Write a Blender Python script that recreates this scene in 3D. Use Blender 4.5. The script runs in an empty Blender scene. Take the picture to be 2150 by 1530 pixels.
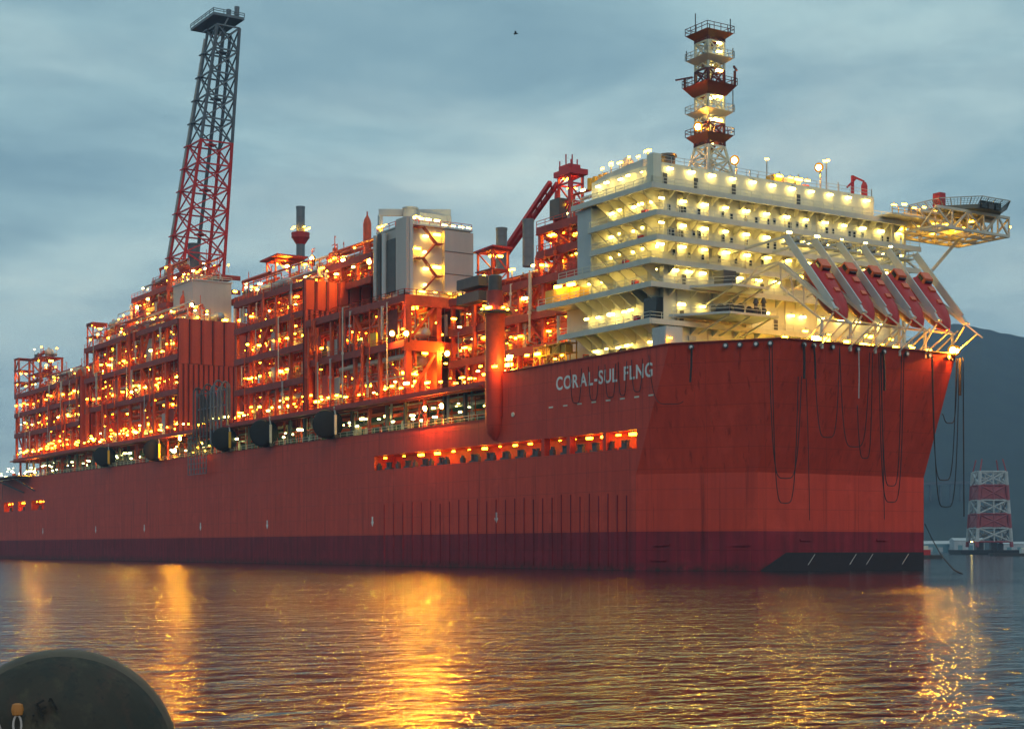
import bpy, math, random
from mathutils import Vector, Matrix, noise
sc = bpy.context.scene
R = math.radians
# ---------------------------------------------------------------- camera
CAM_F, CAM_HY, CAM_H, CAM_CX = 3371.0, 1150.0, 3.45, 1075.0      # focal length and horizon line of the photograph (2150 x 1530)
ANG = math.pi - math.atan(2175.0 / CAM_F)
DV = Vector((math.cos(ANG), math.sin(ANG))); RV = Vector((DV.y, -DV.x))
CAM = Vector((181.776, -150.191, CAM_H))
cd = bpy.data.cameras.new('camera'); cam = bpy.data.objects.new('camera', cd); sc.collection.objects.link(cam)
cam.location = CAM; cam.rotation_euler = (R(90), 0, ANG - R(90))
cd.sensor_width = 36.0; cd.lens = 36.0 * CAM_F / 2150.0; cd.shift_y = (CAM_HY - 765.0) / 2150.0
cd.clip_start = 0.5; cd.clip_end = 20000
sc.camera = cam
# ---------------------------------------------------------------- sky, sun, exposure
SUN_ELEV, SUN_AZ = 35.0, -18.0        # veiled evening sun ahead of the bow, behind the camera's right shoulder
world = bpy.data.worlds.new('World'); sc.world = world; world.use_nodes = True
wn, wl = world.node_tree.nodes, world.node_tree.links
bg = wn['Background']; bg.inputs['Strength'].default_value = 0.094
sky = wn.new('ShaderNodeTexSky'); sky.sky_type = 'NISHITA'; sky.sun_disc = False
sky.sun_elevation = R(SUN_ELEV); sky.sun_rotation = R(90 - SUN_AZ); sky.air_density = 1.2; sky.dust_density = 2.0; sky.ozone_density = 3.0
def wm(op, a, b=None, clamp=False):
    n = wn.new('ShaderNodeMath'); n.operation = op; n.use_clamp = clamp
    for i, v in enumerate((a, b)):
        if v is None: continue
        if isinstance(v, (int, float)): n.inputs[i].default_value = v
        else: wl.new(v, n.inputs[i])
    return n.outputs[0]
tc = wn.new('ShaderNodeTexCoord'); sp = wn.new('ShaderNodeSeparateXYZ'); wl.new(tc.outputs['Generated'], sp.inputs[0])
den = wm('ADD', wm('MAXIMUM', sp.outputs[2], 0.0), 0.10)
cb = wn.new('ShaderNodeCombineXYZ')
wl.new(wm('DIVIDE', sp.outputs[0], den), cb.inputs[0]); wl.new(wm('DIVIDE', sp.outputs[1], den), cb.inputs[1])
def wnoise(scale, detail, rough, w, dist=0.0):
    n = wn.new('ShaderNodeTexNoise'); n.noise_dimensions = '4D'
    n.inputs['Scale'].default_value = scale; n.inputs['Detail'].default_value = detail; n.inputs['Roughness'].default_value = rough
    n.inputs['W'].default_value = w; n.inputs['Distortion'].default_value = dist
    wl.new(cb.outputs[0], n.inputs['Vector']); return n.outputs['Fac']
def wramp(fac, pts):
    n = wn.new('ShaderNodeValToRGB'); wl.new(fac, n.inputs[0]); e = n.color_ramp.elements
    e[0].position, e[0].color = pts[0]; e[1].position, e[1].color = pts[-1]
    for p, c in pts[1:-1]:
        k = e.new(p); k.color = c
    return n.outputs[0]
def wmix(fac, a, b, mode='MIX'):
    n = wn.new('ShaderNodeMix'); n.data_type = 'RGBA'; n.blend_type = mode
    if isinstance(fac, (int, float)): n.inputs[0].default_value = fac
    else: wl.new(fac, n.inputs[0])
    for i, v in ((6, a), (7, b)):
        if isinstance(v, tuple): n.inputs[i].default_value = v
        else: wl.new(v, n.inputs[i])
    return n.outputs[2]
cl = wramp(wnoise(0.8, 7, 0.56, 3.4, 0.3), [(0.37, (2.95, 4.8, 5.5, 1)), (0.46, (3.9, 6.0, 6.5, 1)), (0.55, (5.4, 7.4, 7.5, 1)), (0.66, (7.6, 9.0, 8.4, 1))])
thin = wramp(wnoise(1.7, 6, 0.6, 9.1, 0.5), [(0.40, (0.78, 0.82, 0.86, 1)), (0.62, (1.14, 1.12, 1.09, 1))])
cl = wmix(1.0, cl, thin, 'MULTIPLY')
low = wramp(sp.outputs[2], [(0.0, (1, 1, 1, 1)), (0.22, (0, 0, 0, 1))])
cl = wmix(wm('MULTIPLY', low, 0.6), cl, (6.4, 7.9, 7.4, 1))
skyc = wmix(0.93, sky.outputs[0], cl)
wl.new(skyc, bg.inputs['Color'])
sd = bpy.data.lights.new('sun', 'SUN'); sd.energy = 0.55; sd.angle = R(25); sd.color = (1.0, 0.86, 0.72)
sun = bpy.data.objects.new('sun', sd); sc.collection.objects.link(sun)
sdir = Vector((math.cos(R(SUN_AZ)) * math.cos(R(SUN_ELEV)), math.sin(R(SUN_AZ)) * math.cos(R(SUN_ELEV)), math.sin(R(SUN_ELEV))))
sun.rotation_euler = sdir.to_track_quat('Z', 'Y').to_euler(); sun.location = (120, -120, 200)
vs = sc.view_settings; vs.view_transform = 'Standard'; vs.look = 'None'; vs.exposure = 0.0; vs.gamma = 1.0; vs.use_curve_mapping = False
sc.render.engine = 'CYCLES'
cy = sc.cycles
cy.use_denoising = True; cy.max_bounces = 5; cy.diffuse_bounces = 2; cy.glossy_bounces = 3; cy.transmission_bounces = 2; cy.volume_bounces = 0
cy.sample_clamp_indirect = 6.0; cy.use_light_tree = True; cy.use_adaptive_sampling = True; cy.adaptive_threshold = 0.02; cy.caustics_reflective = False; cy.caustics_refractive = False
# ---------------------------------------------------------------- measuring helpers: a line of sight cut by a real plane of the ship
def sight(px):
    return DV + RV * ((px - CAM_CX) / CAM_F)
def onY(px, py, y):
    v = sight(px); d = (y - CAM.y) / v.y
    return Vector((CAM.x + d * v.x, y, CAM_H + (CAM_HY - py) / CAM_F * d))
def onX(px, py, x):
    v = sight(px); d = (x - CAM.x) / v.x
    return Vector((x, CAM.y + d * v.y, CAM_H + (CAM_HY - py) / CAM_F * d))
def atD(px, py, d):
    v = sight(px); return Vector((CAM.x + d * v.x, CAM.y + d * v.y, CAM_H + (CAM_HY - py) / CAM_F * d))
# ---------------------------------------------------------------- materials
MATS = {}
def mat(name, col, rough=0.55, var=0.25, nscale=0.6, metal=0.0, bump=0.0, bscale=8.0, streak=0.0, spec=0.5, dirt=None):
    m = bpy.data.materials.new(name); m.use_nodes = True; n, l = m.node_tree.nodes, m.node_tree.links
    p = n['Principled BSDF']; p.inputs['Roughness'].default_value = rough; p.inputs['Metallic'].default_value = metal
    p.inputs['Specular IOR Level'].default_value = spec
    g = n.new('ShaderNodeNewGeometry')
    nz = n.new('ShaderNodeTexNoise'); nz.inputs['Scale'].default_value = nscale; nz.inputs['Detail'].default_value = 6; nz.inputs['Roughness'].default_value = 0.65
    l.new(g.outputs['Position'], nz.inputs['Vector'])
    fac = nz.outputs['Fac']
    if streak:
        mp = n.new('ShaderNodeMapping'); mp.inputs['Scale'].default_value = (1.0, 1.0, 0.06); l.new(g.outputs['Position'], mp.inputs['Vector'])
        n2 = n.new('ShaderNodeTexNoise'); n2.inputs['Scale'].default_value = 0.9; n2.inputs['Detail'].default_value = 5; l.new(mp.outputs[0], n2.inputs['Vector'])
        mx = n.new('ShaderNodeMix'); mx.inputs[0].default_value = streak; l.new(nz.outputs['Fac'], mx.inputs[2]); l.new(n2.outputs['Fac'], mx.inputs[3]); fac = mx.outputs[0]
    rp = n.new('ShaderNodeValToRGB'); l.new(fac, rp.inputs[0]); e = rp.color_ramp.elements
    lo = tuple(c * (1 - var) for c in col) if dirt is None else dirt
    e[0].position = 0.3; e[0].color = (*lo, 1); e[1].position = 0.62; e[1].color = (*[min(1, c * (1 + var * 0.3)) for c in col], 1)
    l.new(rp.outputs[0], p.inputs['Base Color'])
    if bump:
        bz = n.new('ShaderNodeTexNoise'); bz.inputs['Scale'].default_value = bscale; bz.inputs['Detail'].default_value = 4; l.new(g.outputs['Position'], bz.inputs['Vector'])
        b = n.new('ShaderNodeBump'); b.inputs['Strength'].default_value = 0.6; b.inputs['Distance'].default_value = bump; l.new(bz.outputs['Fac'], b.inputs['Height']); l.new(b.outputs[0], p.inputs['Normal'])
    MATS[name] = m; return m
def emit(name, col, strength):
    m = bpy.data.materials.new(name); m.use_nodes = True; p = m.node_tree.nodes['Principled BSDF']
    p.inputs['Base Color'].default_value = (0.8, 0.8, 0.75, 1); p.inputs['Emission Color'].default_value = (*col, 1); p.inputs['Emission Strength'].default_value = strength
    MATS[name] = m; return m
def hull_paint(name, col, lo, rough):
    """plated ship side: welded plate seams, fine buckling, streaks running down"""
    m = mat(name, col, rough, streak=0.65, nscale=0.12, dirt=lo); n, l = m.node_tree.nodes, m.node_tree.links
    g = [x for x in n if x.type == 'NEW_GEOMETRY'][0]; s = n.new('ShaderNodeSeparateXYZ'); l.new(g.outputs['Position'], s.inputs[0])
    def math_(op, a, b):
        k = n.new('ShaderNodeMath'); k.operation = op
        for i, v in enumerate((a, b)):
            if isinstance(v, (int, float)): k.inputs[i].default_value = v
            else: l.new(v, k.inputs[i])
        return k.outputs[0]
    def seam(src, period, w):
        f = math_('FRACT', math_('DIVIDE', src, period), 0); return math_('LESS_THAN', f, w / period)
    xy = math_('ADD', s.outputs[0], s.outputs[1])
    sm = math_('MAXIMUM', seam(s.outputs[2], 3.1, 0.07), seam(xy, 12.4, 0.08))
    bz = n.new('ShaderNodeTexNoise'); bz.inputs['Scale'].default_value = 0.35; bz.inputs['Detail'].default_value = 3; l.new(g.outputs['Position'], bz.inputs['Vector'])
    h = math_('ADD', math_('MULTIPLY', sm, 0.25), bz.outputs['Fac'])
    b = n.new('ShaderNodeBump'); b.inputs['Strength'].default_value = 0.5; b.inputs['Distance'].default_value = 0.08; l.new(h, b.inputs['Height'])
    p = n['Principled BSDF']; l.new(b.outputs[0], p.inputs['Normal']); p.inputs['Specular IOR Level'].default_value = 0.28
    base = p.inputs['Base Color'].links[0].from_socket
    mp = n.new('ShaderNodeMapping'); mp.inputs['Scale'].default_value = (1.0, 1.0, 0.035); l.new(g.outputs['Position'], mp.inputs['Vector'])
    def layer(vec, scale, lo_, hi_, colr, amt, mul=None):
        nonlocal base
        t = n.new('ShaderNodeTexNoise'); t.inputs['Scale'].default_value = scale; t.inputs['Detail'].default_value = 6; t.inputs['Roughness'].default_value = 0.6; l.new(vec, t.inputs['Vector'])
        r = n.new('ShaderNodeMapRange'); r.inputs[1].default_value = lo_; r.inputs[2].default_value = hi_; r.inputs[4].default_value = amt; l.new(t.outputs['Fac'], r.inputs[0])
        f = r.outputs[0] if mul is None else math_('MULTIPLY', r.outputs[0], mul)
        x = n.new('ShaderNodeMix'); x.data_type = 'RGBA'; l.new(f, x.inputs[0]); l.new(base, x.inputs[6]); x.inputs[7].default_value = (*colr, 1); base = x.outputs[2]
    layer(mp.outputs[0], 1.3, .58, .72, tuple(c * .40 for c in lo), .75)            # dark runs down the plating
    layer(mp.outputs[0], 2.1, .64, .74, (0.28, 0.09, 0.045), .5)                    # rust runs
    layer(g.outputs['Position'], 0.22, .56, .70, tuple(min(1, c * 1.25 + .012) for c in col), .5)   # chalky repaint patches
    x = n.new('ShaderNodeMix'); x.data_type = 'RGBA'; x.inputs[0].default_value = 0; l.new(math_('MULTIPLY', sm, .55), x.inputs[0]); l.new(base, x.inputs[6]); x.inputs[7].default_value = (*[c * .5 for c in lo], 1); base = x.outputs[2]
    wl_ = n.new('ShaderNodeMapRange'); wl_.inputs[1].default_value = 1.5; wl_.inputs[2].default_value = 0.1; l.new(s.outputs[2], wl_.inputs[0])
    layer(g.outputs['Position'], 0.8, .35, .62, (0.030, 0.026, 0.020), .85, wl_.outputs[0])   # weed and scum at the waterline
    l.new(base, p.inputs['Base Color']); return m
hull_paint('hull_red', (0.58, 0.054, 0.028), (0.46, 0.040, 0.022), 0.55)
hull_paint('hull_boot', (0.25, 0.017, 0.030), (0.12, 0.014, 0.021), 0.65)
mat('hull_black', (0.022, 0.012, 0.016), 0.6)
mat('orange', (0.64, 0.075, 0.014), 0.5, 0.3)
mat('orange_panel', (0.55, 0.055, 0.02), 0.5, 0.25, nscale=0.25, streak=0.5)
mat('deck_red', (0.33, 0.030, 0.018), 0.6, 0.35)
mat('pipe_grey', (0.42, 0.41, 0.39), 0.4, 0.25, metal=0.3)
mat('pipe_pale', (0.62, 0.55, 0.45), 0.45, 0.2)
mat('dark_steel', (0.07, 0.065, 0.065), 0.5, 0.3)
mat('white', (0.68, 0.65, 0.52), 0.5, 0.12, nscale=0.2, streak=0.5)
mat('grey_paint', (0.48, 0.50, 0.50), 0.5, 0.14, nscale=0.3, streak=0.4)
mat('joint_shade', (0.10, 0.012, 0.010), 0.7)  # dark red put in for the shadow between the wall panels
mat('casing', (0.47, 0.41, 0.375), 0.45, 0.12, nscale=0.25, streak=0.5)
mat('fascia', (0.56, 0.54, 0.47), 0.5, 0.14, nscale=0.3, streak=0.4)
mat('mast_red', (0.11, 0.008, 0.012), 0.5, 0.2)
mat('red', (0.48, 0.02, 0.025), 0.5, 0.2)
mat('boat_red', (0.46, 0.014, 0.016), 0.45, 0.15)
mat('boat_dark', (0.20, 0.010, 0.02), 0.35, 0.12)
mat('boat_orange', (0.70, 0.11, 0.03), 0.4, 0.1)
mat('flare_red', (0.62, 0.03, 0.03), 0.5, 0.2)
mat('flare_grey', (0.13, 0.155, 0.18), 0.5, 0.2)
mat('rubber', (0.006, 0.006, 0.007), 0.75, 0.3)
mat('yellow', (0.72, 0.40, 0.03), 0.5, 0.2)
mat('deck_green', (0.07, 0.20, 0.12), 0.6, 0.3)
mat('glass_dark', (0.012, 0.014, 0.016), 0.12, 0.1)
mat('rope', (0.030, 0.022, 0.024), 0.85, 0.3, nscale=4)
mat('rope_pale', (0.5, 0.42, 0.40), 0.85, 0.3, nscale=4)
mat('letter_white', (0.72, 0.70, 0.68), 0.55, 0.15, nscale=0.8)
mat('concrete', (0.30, 0.29, 0.27), 0.85, 0.3, bump=0.02)
mat('helideck', (0.16, 0.17, 0.15), 0.6, 0.2)
mat('halo_dish', (0.0022, 0.0022, 0.0022), 0.9, 0.1, spec=0.0)  # near-black dish paint, so the lamplit ring reads as a halo
emit('lamp_white', (1.0, 0.72, 0.16), 36)
emit('lamp_warm', (1.0, 0.50, 0.018), 52)
emit('lamp_green', (0.9, 0.95, 0.36), 22)
emit('lamp_sodium', (1.0, 0.36, 0.02), 1700)
emit('lamp_orange', (1.0, 0.36, 0.008), 52)
emit('lamp_flood', (1.0, 0.45, 0.05), 330)
# ---------------------------------------------------------------- mesh helpers
COL = sc.collection
ORG = {}
class MB:
    def __init__(s): s.v = []; s.f = []; s.m = []; s.mi = 0
    def add(s, vs, fs):
        o = len(s.v); s.v += [tuple(v) for v in vs]; s.f += [tuple(i + o for i in f) for f in fs]; s.m += [s.mi] * len(fs); return s
    def box(s, x0, x1, y0, y1, z0, z1):
        return s.add([(x0,y0,z0),(x1,y0,z0),(x1,y1,z0),(x0,y1,z0),(x0,y0,z1),(x1,y0,z1),(x1,y1,z1),(x0,y1,z1)],
                     [(0,3,2,1),(4,5,6,7),(0,1,5,4),(1,2,6,5),(2,3,7,6),(3,0,4,7)])
    def bar(s, p, q, w, h=None, up=(0,0,1)):
        p, q = Vector(p), Vector(q); h = h or w; d = (q - p).normalized(); u = Vector(up)
        if abs(d.dot(u)) > 0.95: u = Vector((1,0,0))
        a = d.cross(u).normalized() * w / 2; b = a.cross(d).normalized() * h / 2
        return s.add([p-a-b, p+a-b, p+a+b, p-a+b, q-a-b, q+a-b, q+a+b, q-a+b],
                     [(0,3,2,1),(4,5,6,7),(0,1,5,4),(1,2,6,5),(2,3,7,6),(3,0,4,7)])
    def cyl(s, p, q, r0, r1=None, n=8, cap=True):
        p, q = Vector(p), Vector(q); r1 = r0 if r1 is None else r1; d = (q - p).normalized()
        u = Vector((0,0,1)) if abs(d.z) < 0.9 else Vector((1,0,0)); a = d.cross(u).normalized(); b = a.cross(d)
        vs = []
        for c, r in ((p, r0), (q, r1)):
            for k in range(n):
                t = 2 * math.pi * k / n; vs.append(c + (a * math.cos(t) + b * math.sin(t)) * r)
        fs = [(k, (k+1) % n, n + (k+1) % n, n + k) for k in range(n)]
        if cap: fs += [tuple(range(n-1, -1, -1)), tuple(range(n, 2*n))]
        return s.add(vs, fs)
    def tube(s, pts, r, n=6):
        pts = [Vector(p) for p in pts]; rings = []; vs = []
        for i, p in enumerate(pts):
            d = (pts[min(i+1, len(pts)-1)] - pts[max(i-1, 0)]).normalized()
            u = Vector((0,0,1)) if abs(d.z) < 0.9 else Vector((1,0,0)); a = d.cross(u).normalized(); b = a.cross(d)
            for k in range(n):
                t = 2 * math.pi * k / n; vs.append(p + (a * math.cos(t) + b * math.sin(t)) * r)
        fs = []
        for i in range(len(pts)-1):
            for k in range(n): fs.append((i*n+k, i*n+(k+1) % n, (i+1)*n+(k+1) % n, (i+1)*n+k))
        return s.add(vs, fs)
    def lathe(s, prof, axis_p, axis_d, n=16):
        """prof: (distance along the axis, radius)"""
        P, d = Vector(axis_p), Vector(axis_d).normalized()
        u = Vector((0,0,1)) if abs(d.z) < 0.9 else Vector((1,0,0)); a = d.cross(u).normalized(); b = a.cross(d); vs = []
        for t, r in prof:
            for k in range(n):
                th = 2 * math.pi * k / n; vs.append(P + d * t + (a * math.cos(th) + b * math.sin(th)) * r)
        fs = []
        for i in range(len(prof)-1):
            for k in range(n): fs.append((i*n+k, i*n+(k+1) % n, (i+1)*n+(k+1) % n, (i+1)*n+k))
        fs += [tuple(range(n-1, -1, -1)), tuple(range((len(prof)-1)*n, len(prof)*n))]
        return s.add(vs, fs)
    def prism(s, poly, vec):
        n = len(poly); v = Vector(vec); P = [Vector(p) for p in poly]
        return s.add(P + [p + v for p in P], [tuple(range(n-1, -1, -1)), tuple(range(n, 2*n))] + [(i, (i+1) % n, n+(i+1) % n, n+i) for i in range(n)])
    def mesh(s, name, mats, org=(0,0,0), smooth=False):
        me = bpy.data.meshes.new(name); o = Vector(org)
        me.from_pydata([Vector(v) - o for v in s.v], [], s.f)
        for m in (mats if isinstance(mats, (list, tuple)) else [mats]): me.materials.append(MATS[m])
        me.polygons.foreach_set('material_index', s.m)
        if smooth:
            me.polygons.foreach_set('use_smooth', [True] * len(me.polygons))
            try: me.set_sharp_from_angle(angle=R(40))
            except Exception: pass
        me.update(); return me
    def build(s, name, mats, parent=None, org=None, smooth=False):
        if parent is not None: o = ORG[parent.name]
        else: o = Vector(org) if org is not None else Vector((0,0,0))
        ob = bpy.data.objects.new(name, s.mesh(name, mats, o, smooth)); COL.objects.link(ob)
        if parent is not None: ob.parent = parent
        else: ob.location = o
        ORG[ob.name] = o; return ob
def thing(name, loc, label, cat, group=None):
    o = bpy.data.objects.new(name, None); COL.objects.link(o); o.location = loc; o.empty_display_size = 0.5
    ORG[o.name] = Vector(loc); return tag(o, label, cat, group)
def tag(o, label, cat, group=None):
    o['label'] = label; o['category'] = cat
    if group: o['group'] = group
    return o
def put(me, name, parent, pos, rz=0.0, scale=None):
    """a part that shares mesh data"""
    ob = bpy.data.objects.new(name, me); COL.objects.link(ob); ob.parent = parent; ob.location = Vector(pos) - ORG[parent.name]; ob.rotation_euler = (0, 0, rz)
    if scale: ob.scale = scale
    return ob
def bx(*a): return MB().box(*a)
# lamps: a housing with a glowing diffuser; post lamps carry their pole
def lamp_mesh(name, em, L=0.9, W=0.34, H=0.26, pole=0.0):
    m = MB(); m.box(-L/2, L/2, -W/2, W/2, -H, 0); m.mi = 1; m.box(-L/2-.05, L/2+.05, -W/2-.05, W/2+.05, 0.004, 0.09)
    if pole: m.bar((0, 0, -pole), (0, 0, -H - .01), 0.12)
    else: m.bar((0, 0, 0.09), (0, 0, 0.45), 0.10)
    return m.mesh(name, [em, 'pipe_grey'])
LM = {}
for c in ('white', 'warm', 'green', 'orange'):
    LM[c] = lamp_mesh('lamp_' + c, 'lamp_' + c); LM[c + '_post'] = lamp_mesh('lamp_post_' + c, 'lamp_' + c, pole=2.2)
LM['big'] = lamp_mesh('lamp_big', 'lamp_warm', 1.25, 0.42, 0.36); LM['big_post'] = lamp_mesh('lamp_big_post', 'lamp_warm', 1.25, 0.42, 0.36, pole=2.3)
LM['flood'] = lamp_mesh('lamp_flood', 'lamp_flood', 0.9, 0.4, 0.4); LM['wall'] = lamp_mesh('lamp_wall', 'lamp_white', 1.0, 0.32, 0.26)
def sodium_mesh():
    m = MB(); m.lathe([(-.1, .15), (.0, .38), (.18, .45), (.36, .38), (.46, .15)], (0, -.1, 0), (0, -1, -.2), 10); m.mi = 1; m.lathe([(-.55, .25), (-.5, .5), (-.25, .7), (.02, .8), (.06, .82), (-.02, .74), (-.2, .62), (-.3, .3)], (0, -.1, 0), (0, -1, -.2), 16); m.bar((0, 0.5, -1.6), (0, 0.5, 0.1), 0.16)  # outer dish added round the lamp to stand in for its halo
    return m.mesh('floodlight', ['lamp_sodium', 'halo_dish'])
SOD = sodium_mesh()
LR = random.Random(1)
def lamp(parent, kind, pos, rz=0.0, name='lamp'):
    k = LR.choice((.5, .65, .8, .9, 1.0, 1.1, 1.3, 1.5)) if kind not in ('wall', 'flood') else LR.uniform(.85, 1.15); return put(LM[kind], name, parent, pos, rz + LR.uniform(-.15, .15), (k, k, k if 'post' not in kind else 1))
def sodium(parent, pos, rz=0.0):
    return put(SOD, 'floodlight', parent, pos, rz)
def railing(pts, h=1.1, step=2.5, t=0.09):
    m = MB()
    for p, q in zip(pts[:-1], pts[1:]):
        p, q = Vector(p), Vector(q); L = (q - p).length; n = max(1, int(L / step))
        for k in range(n + 1):
            c = p.lerp(q, k / n); m.bar(c, c + Vector((0, 0, h)), t)
        for z in (h, h * 0.52): m.bar(p + Vector((0, 0, z)), q + Vector((0, 0, z)), t)
    return m
# ================================================================ water, land, quay
def water_mat():
    m = bpy.data.materials.new('water'); m.use_nodes = True; n, l = m.node_tree.nodes, m.node_tree.links; MATS['water'] = m
    p = n['Principled BSDF']; p.inputs['Base Color'].default_value = (0.012, 0.022, 0.027, 1); p.inputs['Roughness'].default_value = 0.08; p.inputs['IOR'].default_value = 1.33
    g = n.new('ShaderNodeNewGeometry'); last = None
    # gusts and calm patches; flatter water in the lee close to the ship's side
    cn = n.new('ShaderNodeTexNoise'); cn.inputs['Scale'].default_value = 0.03; cn.inputs['Detail'].default_value = 3; l.new(g.outputs['Position'], cn.inputs['Vector'])
    cr_ = n.new('ShaderNodeMapRange'); cr_.inputs[1].default_value = .36; cr_.inputs[2].default_value = .62; cr_.inputs[3].default_value = .55; cr_.inputs[4].default_value = 1.0; l.new(cn.outputs['Fac'], cr_.inputs[0])
    sy = n.new('ShaderNodeSeparateXYZ'); l.new(g.outputs['Position'], sy.inputs[0])
    lr = n.new('ShaderNodeMapRange'); lr.inputs[1].default_value = -20.0; lr.inputs[2].default_value = -60.0; lr.inputs[3].default_value = .5; lr.inputs[4].default_value = 1.0; l.new(sy.outputs[1], lr.inputs[0])
    st = n.new('ShaderNodeMath'); st.operation = 'MULTIPLY'; l.new(cr_.outputs[0], st.inputs[0]); l.new(lr.outputs[0], st.inputs[1])
    for sx, scale, dist, det in ((1.0, 0.13, 0.28, 2), (1.0, 0.62, 0.30, 2), (1.0, 2.2, 0.10, 3)):
        mp = n.new('ShaderNodeMapping'); mp.inputs['Rotation'].default_value = (0, 0, -ANG); mp.inputs['Scale'].default_value = (1.25, 0.75, 1); l.new(g.outputs['Position'], mp.inputs['Vector'])
        t = n.new('ShaderNodeTexNoise'); t.inputs['Scale'].default_value = scale; t.inputs['Detail'].default_value = det; t.inputs['Distortion'].default_value = 0.4
        l.new(mp.outputs[0], t.inputs['Vector'])
        b = n.new('ShaderNodeBump'); b.inputs['Strength'].default_value = 1.0; b.inputs['Distance'].default_value = dist; l.new(st.outputs[0], b.inputs['Strength']); l.new(t.outputs['Fac'], b.inputs['Height'])
        if last: l.new(last, b.inputs['Normal'])
        last = b.outputs[0]
    l.new(last, p.inputs['Normal'])
    return m
water_mat()
w = MB().add([(-4600, -4600, 0), (4600, -4600, 0), (4600, 4600, 0), (-4600, 4600, 0)], [(0, 1, 2, 3)]).build('water', 'water'); w['kind'] = 'structure'
mat('forest', (0.020, 0.030, 0.022), 0.9, 0.5, nscale=0.012)
def mountain(name, px0, px1, prof, d_shore, d_ridge, d_back, n=110, seed=0):
    """a wooded ridge: rows from the shore up to the crest and down behind it"""
    m = MB(); rows = [(d_shore, 0.0, 0), (d_shore + (d_ridge-d_shore) * .3, .30, 1), (d_shore + (d_ridge-d_shore) * .65, .70, 1), (d_ridge, 1.0, .35), (d_back, .4, 1), (d_back + 500, 0, 0)]
    vs = []
    for d, k, a in rows:
        for i in range(n + 1):
            px = px0 + (px1 - px0) * i / n
            for (xa, ya), (xb, yb) in zip(prof[:-1], prof[1:]):
                if xa <= px <= xb: py = ya + (yb - ya) * (px - xa) / (xb - xa); break
            H = (CAM_HY - py) / CAM_F * d_ridge; P = atD(px, CAM_HY, d)
            z = H * k + a * H * 0.10 * noise.noise(Vector((P.x * .004, P.y * .004, seed))) + a * 26 * noise.noise(Vector((P.x * .012, P.y * .012, seed))) + a * 11 * noise.noise(Vector((P.x * .04, P.y * .04, seed)))
            vs.append((P.x, P.y, max(z, -0.6) if k else -0.6))
    fs = [(r*(n+1)+i, r*(n+1)+i+1, (r+1)*(n+1)+i+1, (r+1)*(n+1)+i) for r in range(len(rows)-1) for i in range(n)]
    o = m.add(vs, fs).build(name, 'forest', smooth=True); o['kind'] = 'structure'; return o
mountain('mountain', 1480, 2700, [(1480, 1000), (1650, 860), (1800, 760), (1930, 700), (2000, 684), (2060, 694), (2110, 703), (2200, 716), (2400, 790), (2700, 850)], 1700, 2900, 3300, seed=2)
# haze: even air round everything
hz = bx(-4700, 4700, -4700, 4700, -4.6, 520).build('haze', 'white'); hz.data.materials.clear(); hz['kind'] = 'stuff'
hm = bpy.data.materials.new('haze'); hm.use_nodes = True; hn = hm.node_tree.nodes; hn.remove(hn['Principled BSDF'])
pv = hn.new('ShaderNodeVolumePrincipled'); pv.inputs['Color'].default_value = (0.36, 0.62, 1.0, 1); pv.inputs['Density'].default_value = 0.00014
hm.node_tree.links.new(pv.outputs[0], hn['Material Output'].inputs['Volume']); hz.data.materials.append(hm)
hz.display_type = 'WIRE'
# quay under the photographer
q0 = atD(CAM_CX, CAM_HY, 11.0)
qm = MB(); a = Vector((CAM.x, CAM.y, 0)) ; ex = Vector((RV.x, RV.y, 0)); ey = Vector((DV.x, DV.y, 0))
qm.prism([a + ex*-40 + ey*10.6 + Vector((0,0,-3)), a + ex*40 + ey*10.6 + Vector((0,0,-3)), a + ex*40 - ey*40 + Vector((0,0,-3)), a + ex*-40 - ey*40 + Vector((0,0,-3))], (0, 0, 4.62))
qo = qm.build('quay', 'concrete'); qo['kind'] = 'structure'
# ================================================================ ship hull
HT, HK, HB, DKZ = 34.0, 14.8, 6.0, 26.2        # bow top, knuckle, boot top, main deck
XS = -392.0
hull = thing('ship_hull', (-190, 28, 0), 'huge red ship hull with dark purple waterline band and flared flat bow', 'ship')
low = [(XS, 0), (-15.8, 0), (0, 10.8), (0, 46.2), (-15.8, 57), (XS, 57)]
top = [(XS, 0), (-7.5, 0), (6.4, 9.8), (7, 45.9), (-7.5, 57), (XS, 57)]
def ring_wall(m, A, za, B, zb, idx):
    for i in idx:
        p, q = A[i], A[(i+1) % 6]; r, s = B[(i+1) % 6], B[i]
        m.add([(p[0], p[1], za), (q[0], q[1], za), (r[0], r[1], zb), (s[0], s[1], zb)], [(0, 1, 2, 3)])
m = MB(); ring_wall(m, low, -4, low, HB, range(6)); m.build('waterline_band', 'hull_boot', hull)
m = MB(); ring_wall(m, low, HB, low, HK, (1, 2, 3)); m.build('lower_bow', 'hull_red', hull)
m = MB(); ring_wall(m, low, HK, top, HT, (1, 2, 3)); m.build('flared_bow', 'hull_red', hull)
def xk(z):  # forward end of the flat side at height z
    return -15.8 if z <= HK else -15.8 + 8.3 * (z - HK) / (HT - HK)
GAL = (-101.5, -15.6, 18.85, 21.7)
WIN = [(-368.4, -357.5), (-351.5, -343.5), (-336.3, -323.0)]
WZ = (15.6, 18.7)
m = MB()
def sq(x0, x1, z0, z1):
    m.add([(x0, 0, z0), (x1 if x1 is not None else xk(z0), 0, z0), (x1 if x1 is not None else xk(z1), 0, z1), (x0, 0, z1)], [(0, 1, 2, 3)])
sq(XS, None, HB, HK); sq(XS, None, HK, WZ[0])
xs = [XS] + [c for wv in WIN for c in wv]
for i in range(0, 6, 2): sq(xs[i], xs[i+1], WZ[0], WZ[1])
sq(xs[6], None, WZ[0], WZ[1]); sq(XS, None, WZ[1], GAL[2])
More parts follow.
